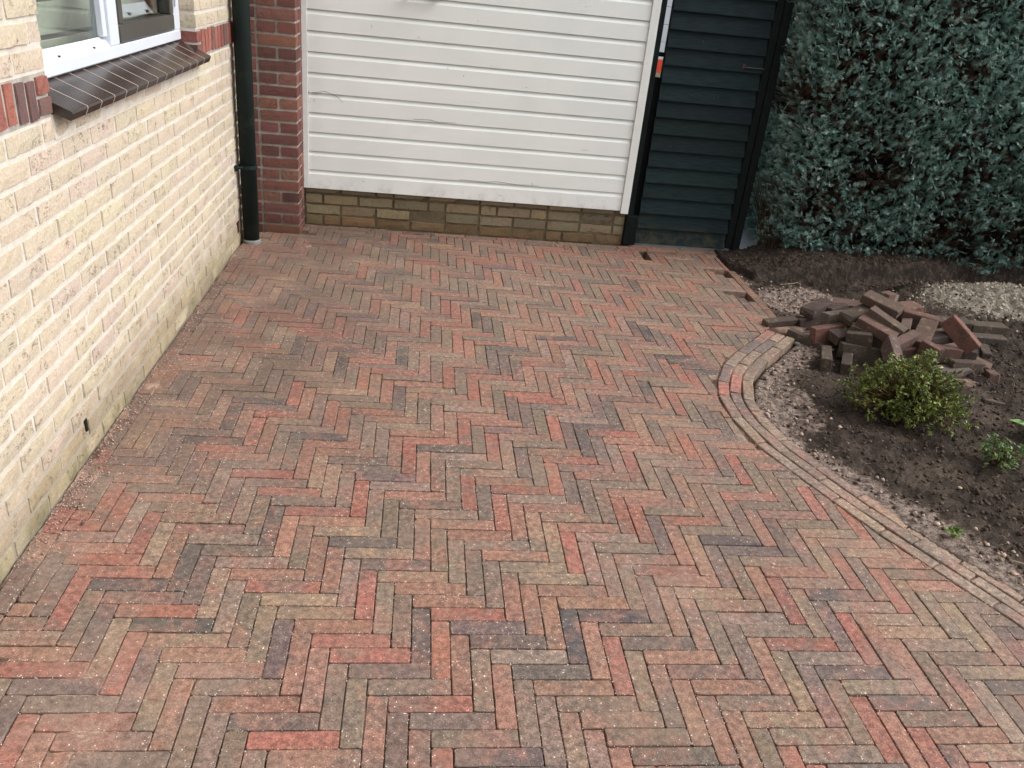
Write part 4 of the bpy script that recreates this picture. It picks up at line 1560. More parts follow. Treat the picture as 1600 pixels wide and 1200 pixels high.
# sand grains left on the paving
n = 9000
gx_, gy_ = rs.uniform(-1.04, 1.85, n), 1.25 + 3.8 * rs.rand(n) ** 1.6
dens = fbm(gx_, gy_, 2.6, 3, 0.6, 77) * 0.9 + 0.30
dens = np.maximum(dens, 1.0 - (gx_ - XL) / 0.10)
sE, _ = sdist(np.c_[gx_, gy_], EL[::2], nor[::2])
ok = (rs.rand(n) < dens) & ((sE < 0.14) | (gy_ > 4.0)) & ((gx_ < 1.8) | (gy_ < 3.9))
gx_, gy_ = gx_[ok], gy_[ok]
gc = np.array(srgb(206, 188, 172))[None] * (0.65 + 0.5 * rs.rand(len(gx_), 1))
crumbs('sand_grains', np.c_[gx_, gy_, np.full(len(gx_), 0.0012)], 0.0009 + 0.0013 * rs.rand(len(gx_)) ** 2, gc)
# drift of sand and clods along the foot of the house wall
n = 4200
dy_ = rs.uniform(1.5, 4.75, n)
dx_ = XL + 0.004 + np.abs(rs.normal(0, 0.035, n))
w_ = fbm(dy_, dy_ * 0 + 1.3, 1.8, 3, 0.6, 78)
ok = rs.rand(n) < np.clip(0.15 + 1.1 * w_ + 0.7 * np.exp(-((dy_ - 2.6) / 0.45) ** 2), 0.03, 1)
dx_, dy_ = dx_[ok], dy_[ok]
cc_ = np.array(srgb(176, 148, 136))[None] * (0.55 + 0.6 * rs.rand(len(dx_), 1))
crumbs('wall_foot_sand', np.c_[dx_, dy_, np.full(len(dx_), 0.002)], 0.0015 + 0.0035 * rs.rand(len(dx_)) ** 3, cc_)

# single stones that can be picked out
for (x_, y_, r_, c_, lab) in ((2.02, 2.42, 0.018, (168, 146, 118), 'tan stone on the dark soil between the edging and the small weed'),
                              (1.93, 3.76, 0.030, (126, 130, 120), 'grey stone chip beside the end of the curved edging'),
                              (2.86, 3.50, 0.022, (220, 204, 182), 'cream stone chip at the right foot of the loose brick pile'),
                              (-0.945, 2.05, 0.012, (84, 66, 66), 'dark clod lying at the foot of the cream wall')):
    zz = soil_z(x_, y_) if x_ > 0 else 0.004
    v = ico_v * (1 + rs.uniform(-0.25, 0.25, (6, 3))) * [r_ * 1.3, r_, r_ * 0.7]
    m_ = MB(); m_.add(v, [tuple(f) for f in ico_f], srgb(*c_))
    o = m_.build('stone', M_GRAIN); o.location = (x_, y_, zz + r_ * 0.25); o.rotation_euler = (0, 0, rnd.uniform(0, 6))
    bv = o.modifiers.new('soften', 'SUBSURF'); bv.levels = bv.render_levels = 1
    tag(o, lab, 'stone')

# ------------------------------------------------------------------ pile of loose bricks
OLDC = {'dark': (72, 62, 58), 'moss': (80, 71, 64), 'brown': (98, 78, 71), 'grey': (96, 83, 79), 'red': (118, 82, 75), 'redbrown': (100, 74, 68), 'olive': (92, 77, 68), 'pale': (112, 100, 92)}
LB = []
for i in range(8):
    rr = np.random.RandomState(500 + i)
    m_ = MB()
    L, Wd, H = 0.2, 0.05, 0.082
    v, f = paver_mesh([(-L / 2, -Wd / 2), (L / 2, -Wd / 2), (L / 2, Wd / 2), (-L / 2, Wd / 2)], rr, H, 0.004)
    # chamfer the lower arris too and centre the brick
    v = [(a * (0.985 if z_ < -0.07 else 1) + rr.uniform(-0.0016, 0.0016), b * (0.95 if z_ < -0.07 else 1), z_ + H / 2) for a, b, z_ in v]
    # knock a corner or two off
    for _ in range(rr.randint(1, 4)):
        cx_, cy_, cz_ = rr.choice([-1, 1]) * L / 2, rr.choice([-1, 1]) * Wd / 2, rr.choice([-1, 1]) * H / 2
        rad_ = rr.uniform(0.012, 0.028)
        v = [tuple(np.array(q) * (1 - 0.28 * max(0.0, 1 - math.dist(q, (cx_, cy_, cz_)) / rad_))) for q in v]
    m_.add(v, f + [tuple(range(len(v) // 4))[::-1]])
    LB.append(m_.mesh('loose_brick', M_OLD))
# x, y, top z, yaw, pitch, stance (E on edge, F flat), colour, label, length factor
PILE = [
    (1.915, 3.975, 0.034, 13, 0, 'E', 'dark', 'dark brick laid end to end at the paving corner where the curved edging stops'),
    (2.10, 4.03, 0.040, 17, 3, 'E', 'dark', 'dark brick continuing the row from the paving corner into the pile'),
    (1.985, 3.79, 0.018, -40, -3, 'E', 'moss', 'black mossy brick slanting from the end of the curved edging under the pile'),
    (2.13, 4.075, 0.10, 34, 8, 'F', 'dark', 'dull dark brick at the far left shoulder of the pile'),
    (2.27, 4.12, 0.088, 30, 0, 'F', 'dark', 'small looking dark brick behind the left shoulder of the pile'),
    (2.39, 4.16, 0.095, -25, 4, 'F', 'brown', 'brown brick at the back of the pile lying before the gravel'),
    (2.165, 3.875, 0.13, 20, 3, 'E', 'grey', 'grey brick resting on the dark row at the left of the pile'),
    (2.24, 3.80, 0.175, 27, 12, 'F', 'moss', 'mossy brick tilted up towards the top on the left of the pile'),
    (2.075, 3.765, 0.09, 8, 8, 'E', 'red', 'short red brick end poking out at the left of the pile'),
    (2.16, 3.715, 0.085, 16, 0, 'F', 'dark', 'dark brick directly behind the big grey front brick'),
    (2.235, 3.64, 0.115, -32, -12, 'E', 'moss', 'mossy brick sloping down behind the big grey front brick'),
    (2.265, 3.625, 0.160, -46, -16, 'F', 'brown', 'brown brick face lying lower of two parallel slanting bricks in the middle'),
    (2.335, 3.67, 0.185, -46, -16, 'F', 'olive', 'olive brown brick lying upper of two parallel slanting bricks in the middle'),
    (2.36, 3.80, 0.235, -52, -12, 'F', 'olive', 'olive brown brick on the very top of the pile'),
    (2.375, 3.53, 0.140, 29, 10, 'E', 'brown', 'brown brick tilted against the foot of the slanting pair'),
    (2.50, 3.73, 0.150, 55, 6, 'E', 'grey', 'grey brick end standing right of the slanting pair'),
    (2.545, 3.62, 0.150, 48, 24, 'F', 'brown', 'long worn brown brick leaning up steeply right of the middle'),
    (2.60, 3.79, 0.180, -14, -6, 'E', 'redbrown', 'red brown brick lying across the top right of the pile'),
    (2.63, 3.97, 0.165, 20, 0, 'F', 'redbrown', 'dusty red brown brick behind the top right of the pile'),
    (2.55, 4.06, 0.165, 52, 8, 'F', 'pale', 'pale mortar covered brick at the back of the pile before the sand'),
    (2.27, 3.41, 0.105, 96, 38, 'E', 'grey', 'grey brick end standing up just behind the green shrub'),
    (2.47, 3.555, 0.082, 3, 0, 'E', 'redbrown', 'dark red brick low in the pile above the shrub top'),
    (2.635, 3.56, 0.090, -6, 0, 'E', 'redbrown', 'broad faced red grey brick lying level at the right front'),
    (2.66, 3.66, 0.125, 4, 10, 'F', 'grey', 'grey brown brick resting on the level red grey brick'),
    (2.745, 3.60, 0.175, -38, -40, 'E', 'red', 'bright red brick tipped steeply down on the right of the pile'),
    (2.905, 3.79, 0.060, 22, 0, 'E', 'redbrown', 'red brown brick low at the right end before the grey kerb bricks'),
    (2.172, 3.575, 0.062, -8, 0, 'E', 'moss', 'big grey mossy brick lying level at the front of the pile'),
    (1.995, 3.555, 0.034, 66, 0, 'E', 'moss', 'grey topped brick end pointing at the viewer at the front left foot'),
    (2.075, 3.50, 0.026, 64, 0, 'E', 'dark', 'dark brick end pointing at the viewer beside the grey topped one'),
    (2.96, 4.085, 0.050, -6, 0, 'F', 'moss', 'dark mossy kerb brick at the foot of the sand heap nearest the pile'),
    (3.165, 4.06, 0.045, -7, 0, 'F', 'moss', 'upper mossy kerb brick furthest from the pile along the sand heap'),
    (3.12, 3.975, 0.006, -9, 0, 'F', 'moss', 'lower mossy kerb brick half sunk in soil before the sand heap'),
    (3.0, 3.80, 0.0, 62, 0, 'E', 'dark', 'dark brick end standing below the lower mossy kerb brick'),
    (2.765, 3.50, 0.040, 10, -6, 'E', 'dark', 'dark brown brick at the right front foot of the pile'),
    (2.66, 3.47, 0.012, 14, 0, 'F', 'grey', 'grey brick end low behind the right side of the shrub'),
    (2.70, 3.40, -0.018, 12, -4, 'F', 'brown', 'brown brick sunk flat in the soil right behind the shrub'),
    (2.875, 3.62, 0.018, -36, -12, 'F', 'brown', 'thin looking brown brick sliding off the right end of the pile'),
    (2.71, 3.19, -0.014, -14, 0, 'F', 'dark', 'lone brick buried flush in the dark soil right of the shrub'),
    (2.76, 3.62, 0.062, -18, 0, 'F', 'dark', 'dark brick lying under the bright red tipped brick'),
    (2.33, 3.88, 0.105, -20, 0, 'E', 'dark', 'dark brick in shade under the top brick of the pile'),
    (2.46, 3.87, 0.11, 35, 0, 'E', 'brown', 'brown brick in shade right under the top of the pile'),
    (2.30, 3.75, 0.085, 5, 0, 'E', 'dark', 'dark brick wedged beneath the slanting pair of bricks'),
    (2.45, 3.68, 0.070, -60, 0, 'E', 'dark', 'dark brick in the gap between the slanting pair and the leaning brick'),
    (2.64, 3.80, 0.09, 12, 0, 'E', 'dark', 'dark brick carrying the red brown brick at the top right'),
    (2.82, 3.72, 0.05, 30, 0, 'E', 'brown', 'brown brick half hidden behind the bright red tipped brick'),
]
for (x_, y_, zt, yaw, pit, st, cn, lab) in PILE:
    h = 0.082 if st == 'E' else 0.05
    o = link('loose_brick', LB[rnd.randrange(8)], None)
    roll = 0 if st == 'E' else PI / 2
    R = Euler((roll + math.radians(rnd.uniform(-11, 11)), 0, 0)).to_matrix()
    R = Euler((0, -math.radians(pit + rnd.uniform(-4, 4)), math.radians(yaw + rnd.uniform(-4, 4)))).to_matrix() @ R
    o.rotation_euler = R.to_euler()
    if 2.0 < x_ < 2.95 and zt > 0.0:
        x_, y_ = 2.42 + (x_ - 2.44) * 0.90, 3.71 + (y_ - 3.70) * 0.92
    o.location = (x_, y_, zt - h / 2 * math.cos(math.radians(pit)))
    o.color = (*vary(srgb(*OLDC[cn]), 0.12), 1)
    tag(o, lab, 'brick', 'loose bricks in the pile')

HALF = [(2.36, 3.45, 0.03, 20, 'redbrown', 'broken half brick on the soil behind the top of the shrub'), (2.82, 3.46, 0.012, 70, 'brown', 'broken half brick at the right front edge of the pile'),
        (2.41, 3.88, 0.245, 40, 'redbrown', 'broken half brick lying on top of the pile behind the highest brick'), (2.17, 3.62, 0.115, -30, 'dark', 'broken half brick resting on the big grey front brick'),
        (2.48, 3.50, 0.125, -60, 'redbrown', 'broken half brick on the dark red brick above the shrub'), (2.83, 3.90, 0.09, 10, 'dark', 'broken half brick between the pile and the mossy kerb bricks')]
for i, (x_, y_, zt, yaw, cn, lab) in enumerate(HALF):
    rr = np.random.RandomState(700 + i)
    m_ = MB()
    L = rr.uniform(0.09, 0.12)
    v, f = paver_mesh([(-L / 2, -0.025), (L / 2 + 0.008, -0.025), (L / 2 - 0.006, 0.0), (L / 2 + 0.004, 0.025), (-L / 2, 0.025)], rr, 0.07, 0.004)
    m_.add([(a, b, c_ + 0.035) for a, b, c_ in v], f + [tuple(range(len(v) // 4))[::-1]])
    o = m_.build('broken_brick', M_OLD)
    o.location = (x_, y_, zt - 0.03)
    o.rotation_euler = (rr.uniform(-0.4, 0.4), rr.uniform(-0.25, 0.25), math.radians(yaw))
    o.color = (*srgb(*OLDC[cn]), 1)
    tag(o, lab, 'brick', 'broken bricks in the pile')
n = 500
px_, py_ = rs.normal(2.45, 0.28, n), rs.normal(3.62, 0.14, n)
pz_ = np.array([soil_z(a, b) for a, b in zip(px_, py_)])
t = rs.rand(n, 1)
o = crumbs('brick_crumbs', np.c_[px_, py_, pz_ + 0.003], 0.002 + 0.006 * rs.rand(n) ** 3, np.array(srgb(110, 74, 62)) * t + np.array(srgb(150, 128, 108)) * (1 - t))

# ------------------------------------------------------------------ foliage helpers
def leaf_cloud(P, D, Nrm, size, cols, width=0.42, fold=0.25):
    """one pointed leaf of 4 quads per point; D direction, Nrm face normal"""
    n_ = len(P)
    D = D / np.linalg.norm(D, axis=1)[:, None]
    T = np.cross(Nrm, D); T /= np.linalg.norm(T, axis=1)[:, None] + 1e-9
    Nn = np.cross(D, T)
    prof = [(0.0, 0.02, 0), (0.35, 1.0, 0.05), (0.72, 0.75, 0.03), (1.0, 0.03, -0.06)]
    vs = []
    for (t_, w_, dz) in prof:
        c_ = P + D * (t_ * size)[:, None] + Nn * (dz * size)[:, None]
        half = (w_ * width * 0.5 * size)[:, None]
        vs += [c_ - T * half + Nn * half * fold, c_ - Nn * half * 0.02, c_ + T * half + Nn * half * fold]
    V = np.stack(vs, 1)
    f = []
    for r_ in range(3):
        a_ = r_ * 3
        f += [(a_, a_ + 1, a_ + 4, a_ + 3), (a_ + 1, a_ + 2, a_ + 5, a_ + 4)]
    Fq = (np.array(f)[None] + (np.arange(n_) * 12)[:, None, None]).reshape(-1, 4)
    return V.reshape(-1, 3), Fq, np.repeat(cols, 12, axis=0)


def rand_dirs(n_, up=0.0):
    v = rs.normal(size=(n_, 3)); v[:, 2] += up
    return v / np.linalg.norm(v, axis=1)[:, None]


def shrub(name, label, cat, loc, rad, nb, leaf, per, cols, stem_c, seed, flat=0.75):
    root = thing(name, label, cat, loc)
    R = np.random.RandomState(seed)
    tips, dirs = [], []
    st = MB()
    for _ in range(nb):
        a_ = R.uniform(0, 2 * PI)
        e_ = math.asin(R.uniform(0.02, 1.0) ** 0.8)
        rr = (R.uniform(0.45, 1.0) if R.rand() < 0.45 else R.uniform(0.8, 1.05))
        rr *= 1 + 0.16 * math.sin(3 * a_ + seed) + 0.1 * math.sin(7 * a_ + 2)
        d_ = np.array([math.cos(a_) * math.cos(e_), math.sin(a_) * math.cos(e_), math.sin(e_)])
        tip = d_ * np.array(rad) * rr
        tip[2] += 0.02
        tips.append(tip); dirs.append(d_ + [0, 0, 0.5])
        if R.rand() < 0.5:
            mid = tip * 0.5 + [0, 0, 0.02]
            st.tube([(0, 0, -0.01), tuple(mid), tuple(tip)], [0.0035, 0.0022, 0.0012], 4, False)
    tips, dirs = np.array(tips), np.array(dirs)
    P = np.repeat(tips, per, axis=0)
    D = np.repeat(dirs / np.linalg.norm(dirs, axis=1)[:, None], per, axis=0) * 0.55 + rand_dirs(len(P), 0.1)
    P = P - D * 0.004 + R.normal(size=P.shape) * leaf * 0.22
    Nm = rand_dirs(len(P), 1.6)
    t_ = np.repeat(R.rand(nb, 1), per, axis=0) * 0.7 + 0.3 * R.rand(len(P), 1)
    C_ = np.array(cols[0])[None] * (1 - t_) + np.array(cols[1])[None] * t_
    yl = R.rand(len(P)) < 0.06
    C_[yl] = np.array(cols[2])
    size_ = leaf * R.uniform(0.6, 1.15, len(P))
    V, Fq, T_ = leaf_cloud(P, D, Nm, size_, C_)
    ok_ = V[:, 2].min() if len(V) else 0
    V[:, 2] = np.maximum(V[:, 2], 0.0)
    o_ = link('foliage', big_mesh('foliage', V, Fq, M_LEAF, tint=T_), root); o_['kind'] = 'stuff'
    st.c = [stem_c] * len(st.v)
    st.build('stem', M_TWIG, root, 'raw')
    return root


shrub('green_shrub', 'round light green evergreen shrub growing in the soil in front of the brick pile', 'shrub', (2.125, 3.03, soil_z(2.125, 3.03) + 0.005),
      (0.255, 0.22, 0.23), 1050, 0.019, 8, (srgb(52, 66, 28), srgb(122, 134, 60), srgb(172, 172, 98)), srgb(96, 76, 52), 5)
shrub('small_weed', 'small straggly green weed on the dark soil right of the curved edging', 'plant', (2.31, 2.62, soil_z(2.31, 2.62)),
      (0.115, 0.09, 0.085), 130, 0.018, 6, (srgb(50, 72, 40), srgb(112, 138, 76), srgb(150, 160, 100)), srgb(96, 80, 60), 9)
shrub('low_weed', 'tiny bright green weed sprouting in sand beside the curved edging', 'plant', (1.80, 2.10, soil_z(1.80, 2.10)),
      (0.045, 0.03, 0.016), 16, 0.012, 4, (srgb(84, 120, 44), srgb(130, 160, 70), srgb(160, 180, 90)), srgb(96, 110, 60), 12)
shrub('far_shrub', 'bright green leafy plant showing between gate post and hedge', 'plant', (2.62, 6.7, 0.0),
      (0.3, 0.3, 0.95), 260, 0.05, 5, (srgb(50, 90, 30), srgb(120, 165, 60), srgb(160, 190, 80)), srgb(70, 60, 40), 19)

# broad-leaved plant at the edge of the bed
bp = thing('broadleaf_plant', 'plant with broad pale green leaves at the edge of the garden bed', 'plant', (2.645, 2.86, soil_z(2.645, 2.86)))
for i in range(9):
    a_ = PI + (i - 4) * 0.62 + rnd.uniform(-0.15, 0.15)
    L_ = rnd.uniform(0.09, 0.13)
    D = np.array([[math.cos(a_), math.sin(a_), 0.35 + 0.25 * (i % 3)]])
    V, Fq, T_ = leaf_cloud(np.array([[0, 0, 0.015]]), D, np.array([[0.0, 0.0, 1.0]]), np.array([L_]), np.array([srgb(110, 150, 74)]), 0.5, 0.3)
    link('leaf', big_mesh('leaf', V, Fq, M_LEAF, tint=T_), bp)

# fine roots and dry bits over the bed
m_ = MB()
for i in range(420):
    x_, y_ = rnd.uniform(1.5, 3.6), rnd.uniform(1.7, 4.4)
    if x_ < 1.62 and y_ > 2.4 or x_ < 1.95 and y_ < 2.4:
        continue
    a_, L_ = rnd.uniform(0, 2 * PI), rnd.uniform(0.012, 0.05)
    p_ = []
    for k_ in range(3):
        xx, yy = x_ + math.cos(a_ + 0.5 * k_) * L_ * k_ / 2, y_ + math.sin(a_ + 0.5 * k_) * L_ * k_ / 2
        p_.append((xx, yy, soil_z(xx, yy) + 0.003 + (0.004 if k_ == 1 else 0)))
    o0 = len(m_.v)
    m_.tube(p_, 0.0008, 3, False)
    m_.c += [vary(srgb(150, 130, 108), 0.35)] * (len(m_.v) - o0)
m_.build('soil_roots', M_TWIG, None, 'raw')['kind'] = 'stuff'

# dry straw and roots on the soil
for (x_, y_, a_, L_, lab) in ((2.43, 2.78, 0.1, 0.10, 'pale dry stalk lying on the soil above the small weed'),
                              (1.92, 1.98, -0.9, 0.20, 'thin pale root curling over the sand at the lower right edging'),
                              (2.20, 4.70, -0.6, 0.16, 'dry grass stalk arching over the bank below the hedge')):
    m_ = MB()
    pts = []
    for k_ in range(7):
        t_ = k_ / 6
        xx, yy = x_ + math.cos(a_ + 0.8 * t_) * L_ * t_, y_ + math.sin(a_ + 0.8 * t_) * L_ * t_
        pts.append((xx, yy, soil_z(xx, yy) + 0.006 + 0.02 * math.sin(t_ * PI)))
    m_.tube(pts, [0.0016] * 6 + [0.0007], 5)
    m_.c = [srgb(170, 154, 130)] * len(m_.v)
    o = m_.build('dry_stalk', M_TWIG); tag(o, lab, 'stalk')

# ------------------------------------------------------------------ conifer hedge
hedge = thing('conifer_hedge', 'tall blue green clipped conifer hedge with brown bare patches beside the gate', 'hedge', (3.6, 5.7, 0))
HX0, HX1, HT = 2.20, 4.9, 2.15


def hedge_front(x, z):
    y_ = 5.05 - 0.07 * np.sin(np.clip(z / 2.0, 0, 1) * PI) + 0.10 * fbm(x, z, 2.4, 3, 0.6, 61)
    y_ += 0.07 * np.clip((0.12 - z) / 0.12, 0, 1) ** 1.2
    return y_


def surf_points(n_):
    """points on the front and left side of the hedge with outward normals; u runs along the outline"""
    Rc = 0.28
    Ls, Lc = 1.0, Rc * PI / 2
    Lf = HX1 - HX0 - Rc
    tot = Ls + Lc + Lf
    u = rs.uniform(0, tot, n_)
    z_ = rs.uniform(0.035, HT, n_)
    lean = 0.15 * np.clip((1.0 - z_) / 1.0, -0.3, 1)          # the left side recedes towards the ground
    x0 = HX0 + lean - 0.035 + 0.04 * fbm(z_, z_ * 0, 3, 3, 0.6, 63)
    P = np.zeros((n_, 3)); Nn = np.zeros((n_, 3))
    side = u < Ls
    cor = (u >= Ls) & (u < Ls + Lc)
    fro = u >= Ls + Lc
    yf = hedge_front(x0, z_)
    P[side] = np.c_[x0[side], (yf + Rc + (Ls - u))[side], z_[side]]
    Nn[side] = (-1, 0, 0)
    th_ = (u - Ls) / Rc
    P[cor] = np.c_[(x0 + Rc - Rc * np.cos(th_))[cor], (yf + Rc - Rc * np.sin(th_))[cor], z_[cor]]
    Nn[cor] = np.c_[-np.cos(th_)[cor], -np.sin(th_)[cor], np.zeros(cor.sum())]
    xf_ = x0 + Rc + (u - Ls - Lc)
    yff = hedge_front(xf_, z_)
    P[fro] = np.c_[xf_[fro], yff[fro], z_[fro]]
    Nn[fro] = (0, -1, 0)
    return P, Nn


def frond_template(seed):
    R = np.random.RandomState(seed)
    vs, fs, tt = [], [], []

    def sliver(p, d, L_, w_):
        t_ = np.array([-d[1], d[0]])
        b_ = len(vs)
        for (s_, ww) in ((0, 0.55), (0.55, 1.0), (1.0, 0.15)):
            for sg in (-1, 1):
                q = p + d * L_ * s_ + t_ * w_ * ww * sg * 0.5
                vs.append((q[0], q[1], R.uniform(-0.03, 0.03) - 0.10 * q[0] ** 2))
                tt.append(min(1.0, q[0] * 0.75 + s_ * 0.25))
        fs.append((b_, b_ + 1, b_ + 3, b_ + 2)); fs.append((b_ + 2, b_ + 3, b_ + 5, b_ + 4))
    sliver(np.array([0.0, 0.0]), np.array([1.0, R.uniform(-0.05, 0.05)]), 1.0, 0.035)
    for k_ in range(7):
        t_ = 0.14 + 0.115 * k_
        for sg in (-1, 1):
            an = sg * (0.95 - 0.07 * k_ + R.uniform(-0.12, 0.12))
            L_ = 0.42 * math.sin(0.5 + 2.3 * (t_ + 0.05)) ** 0.8 * R.uniform(0.75, 1.1) * 0.85
            sliver(np.array([t_ + R.uniform(-0.02, 0.02), 0]), np.array([math.cos(an), math.sin(an)]), L_, 0.036)
    return np.array(vs), np.array(fs), np.array(tt)


FT = [frond_template(i) for i in range(6)]


def frond_batch(P, D, Nm, size_, cbase, ctip, which):
    v0, f0, t0_ = FT[which]
    D = D / np.linalg.norm(D, axis=1)[:, None]
    T = np.cross(Nm, D); T /= np.linalg.norm(T, axis=1)[:, None] + 1e-9
    Nn = np.cross(D, T)
    V = P[:, None, :] + (D[:, None, :] * v0[None, :, 0:1] + T[:, None, :] * v0[None, :, 1:2] + Nn[:, None, :] * v0[None, :, 2:3]) * size_[:, None, None]
    Fq = (f0[None] + (np.arange(len(P)) * len(v0))[:, None, None]).reshape(-1, 4)
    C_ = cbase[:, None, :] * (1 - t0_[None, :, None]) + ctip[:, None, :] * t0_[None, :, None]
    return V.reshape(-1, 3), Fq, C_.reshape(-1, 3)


def bare(P):
    """how bare the hedge is at a point, 0..1"""
    x_, z_ = P[:, 0], P[:, 2]
    b_ = np.clip(fbm(x_ + P[:, 1], z_, 3.2, 3, 0.55, 71) * 1.5 - 0.08, 0, 0.75)
    for (cx_, cz_, rx_, rz_, k_) in ((2.82, 0.62, 0.20, 0.20, 0.88), (2.52, 0.42, 0.2, 0.15, 0.8), (2.20, 1.02, 0.14, 0.15, 0.85), (2.55, 1.28, 0.18, 0.16, 0.6),
                                     (3.05, 1.60, 0.25, 0.10, 0.6), (3.35, 0.85, 0.20, 0.1, 0.6), (3.8, 0.28, 0.35, 0.10, 0.9), (2.75, 0.22, 0.25, 0.09, 0.6)):
        b_ = np.maximum(b_, k_ * np.exp(-(((x_ - cx_) / rx_) ** 2 + ((z_ - cz_) / rz_) ** 2) ** 1.5))
    return np.clip(b_, 0, 1)


def make_fronds(n_, depth_lo, depth_hi, sel, size_lo, size_hi, cols, name, mat):
    P, Nm = surf_points(n_)
    bb = bare(P)
    keep_ = rs.rand(n_) < sel(bb)
    P, Nm, bb = P[keep_], Nm[keep_], bb[keep_]
    n_ = len(P)
    P = P - Nm * rs.uniform(depth_lo, depth_hi, n_)[:, None]
    side_t = np.cross(Nm, [0, 0, 1.0])
    D = Nm * rs.uniform(0.25, 1.0, n_)[:, None] + np.c_[np.zeros(n_), np.zeros(n_), rs.uniform(-0.25, 1.05, n_)] - side_t * rs.normal(0.25, 0.55, n_)[:, None] * -1
    fN = rs.normal(size=(n_, 3)) * 0.8 + Nm * 0.5 + side_t * rs.choice([-1, 1], n_)[:, None] * 0.6
    size_ = rs.uniform(size_lo, size_hi, n_)
    t_ = rs.rand(n_, 1)
    cb = np.array(cols[0])[None] * (1 - t_) + np.array(cols[1])[None] * t_
    t2_ = rs.rand(n_, 1) ** 2.2
    ct = np.array(cols[2])[None] * (1 - t2_) + np.array(cols[3])[None] * t2_
    P = P - D / np.linalg.norm(D, axis=1)[:, None] * size_[:, None] * 0.45
    w_ = rs.randint(0, 6, n_)
    return P, D, fN, size_, cb, ct, w_


def emit(data, name, mat, stuff=True):
    P, D, fN, size_, cb, ct, w_ = data
    Vs, Fs, Cs, off = [], [], [], 0
    for k_ in range(6):
        m__ = w_ == k_
        if not m__.any():
            continue
        V, Fq, C_ = frond_batch(P[m__], D[m__], fN[m__], size_[m__], cb[m__], ct[m__], k_)
        Vs.append(V); Fs.append(Fq + off); Cs.append(C_); off += len(V)
    V = np.concatenate(Vs) - np.array(hedge.location)
    o_ = link(name, big_mesh(name, V, np.concatenate(Fs), mat, tint=np.concatenate(Cs)), hedge)
    if stuff:
        o_['kind'] = 'stuff'
    return o_


GREEN = (srgb(38, 62, 58), srgb(62, 92, 86), srgb(122, 164, 152), srgb(214, 240, 230))  # base and tip tones; the palest tips paint highlights onto the light spray ends
BROWN = (srgb(40, 33, 29), srgb(58, 48, 41), srgb(78, 64, 55), srgb(122, 104, 90))
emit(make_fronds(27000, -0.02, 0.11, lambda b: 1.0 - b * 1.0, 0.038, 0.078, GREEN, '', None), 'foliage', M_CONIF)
emit(make_fronds(6500, 0.05, 0.15, lambda b: 0.5 + b, 0.06, 0.11, BROWN, '', None), 'dead_foliage', M_TWIG)
dd = make_fronds(900, -0.03, 0.01, lambda b: 0.6 - b * 0.4, 0.07, 0.11, (GREEN[0], GREEN[1], srgb(96, 134, 128), srgb(128, 168, 160)), '', None)
rr0 = np.argsort(-view_rank(dd[0], dd[3] ** 2))[:150]
for i in rr0:
    sub = tuple(a[i:i + 1] for a in dd)
    emit(sub, 'frond', M_CONIF, False)
# inner mass
m_ = MB()
nu, nz2 = 40, 20
gridv = []
for iu in range(nu):
    for iz in range(nz2):
        x_ = HX0 + 0.20 + (HX1 - HX0 - 0.25) * iu / (nu - 1)
        z_ = 0.05 + (HT - 0.15) * iz / (nz2 - 1)
        gridv.append((x_, float(hedge_front(np.array([x_]), np.array([z_]))[0]) + 0.17 + (0.12 if iu == 0 else 0.0), z_))
fs = [(iu * nz2 + iz, (iu + 1) * nz2 + iz, (iu + 1) * nz2 + iz + 1, iu * nz2 + iz + 1) for iu in range(nu - 1) for iz in range(nz2 - 1)]
m_.add(gridv, fs)
m_.box(HX0 + 0.20, HX1 - 0.05, 5.34, 6.15, 0.05, HT - 0.1)
tbuild(m_, 'inner_twigs', M_CORE, hedge, 'raw')
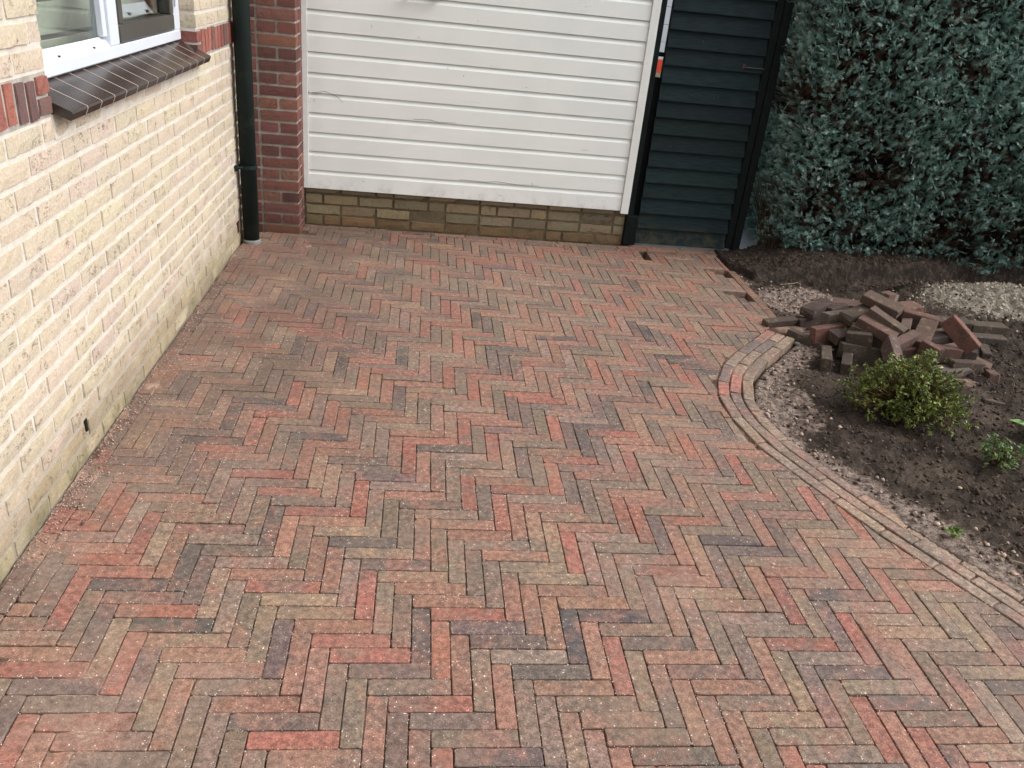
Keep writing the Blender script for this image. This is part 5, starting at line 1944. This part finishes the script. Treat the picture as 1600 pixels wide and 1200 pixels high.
# stems at the foot and bare twigs at the gate end
for i in range(9):
    x_ = 2.42 + i * 0.30 + rnd.uniform(-0.06, 0.06)
    m_ = MB(); m_.tube([(x_, 5.42, -0.06), (x_ + rnd.uniform(-0.03, 0.03), 5.40, 0.3), (x_ + rnd.uniform(-0.06, 0.06), 5.42, 1.2)], [0.028, 0.022, 0.012], 8)
    m_.c = [srgb(58, 44, 36)] * len(m_.v)
    tbuild(m_, 'trunk', M_TWIG, hedge)
m_ = MB()
for i in range(150):
    x0_, y0_ = 2.34 + rnd.uniform(-0.04, 0.05), 5.27 + rnd.uniform(-0.05, 0.15)
    a_ = rnd.uniform(-1.0, 0.35)
    h_ = rnd.uniform(0.22, 0.55)
    xe, ye = x0_ + a_ * 0.20 * h_ / 0.5, y0_ + rnd.uniform(-0.12, 0.05)
    m_.tube([(x0_, y0_, 0.0), ((x0_ + xe) / 2 + 0.012, (y0_ + ye) / 2, h_ * 0.55), (xe, ye, h_)], [0.0032, 0.0022, 0.001], 4, False)
m_.c = [srgb(74, 60, 48)] * len(m_.v)
tbuild(m_, 'bare_twigs', M_TWIG, hedge, 'raw')['kind'] = 'stuff'
# dry litter under the hedge
m_ = MB()
for i in range(700):
    x_, y_ = rnd.uniform(1.95, 4.4), rnd.uniform(4.72, 5.25)
    a_, L_ = rnd.uniform(0, 2 * PI), rnd.uniform(0.01, 0.035)
    z0_ = soil_z(x_, y_) + 0.004
    dx_, dy2 = math.cos(a_) * L_, math.sin(a_) * L_
    w_ = 0.0012
    px2, py2 = -math.sin(a_) * w_, math.cos(a_) * w_
    zz2 = soil_z(x_ + dx_, y_ + dy2) + 0.006
    c_ = vary(srgb(96, 78, 62), 0.4)
    m_.add([(x_ - px2, y_ - py2, z0_), (x_ + px2, y_ + py2, z0_), (x_ + dx_ + px2, y_ + dy2 + py2, zz2), (x_ + dx_ - px2, y_ + dy2 - py2, zz2)], [(0, 1, 2, 3)], c_)
o = m_.build('hedge_litter', M_TWIG, None, 'raw')
o['kind'] = 'stuff'
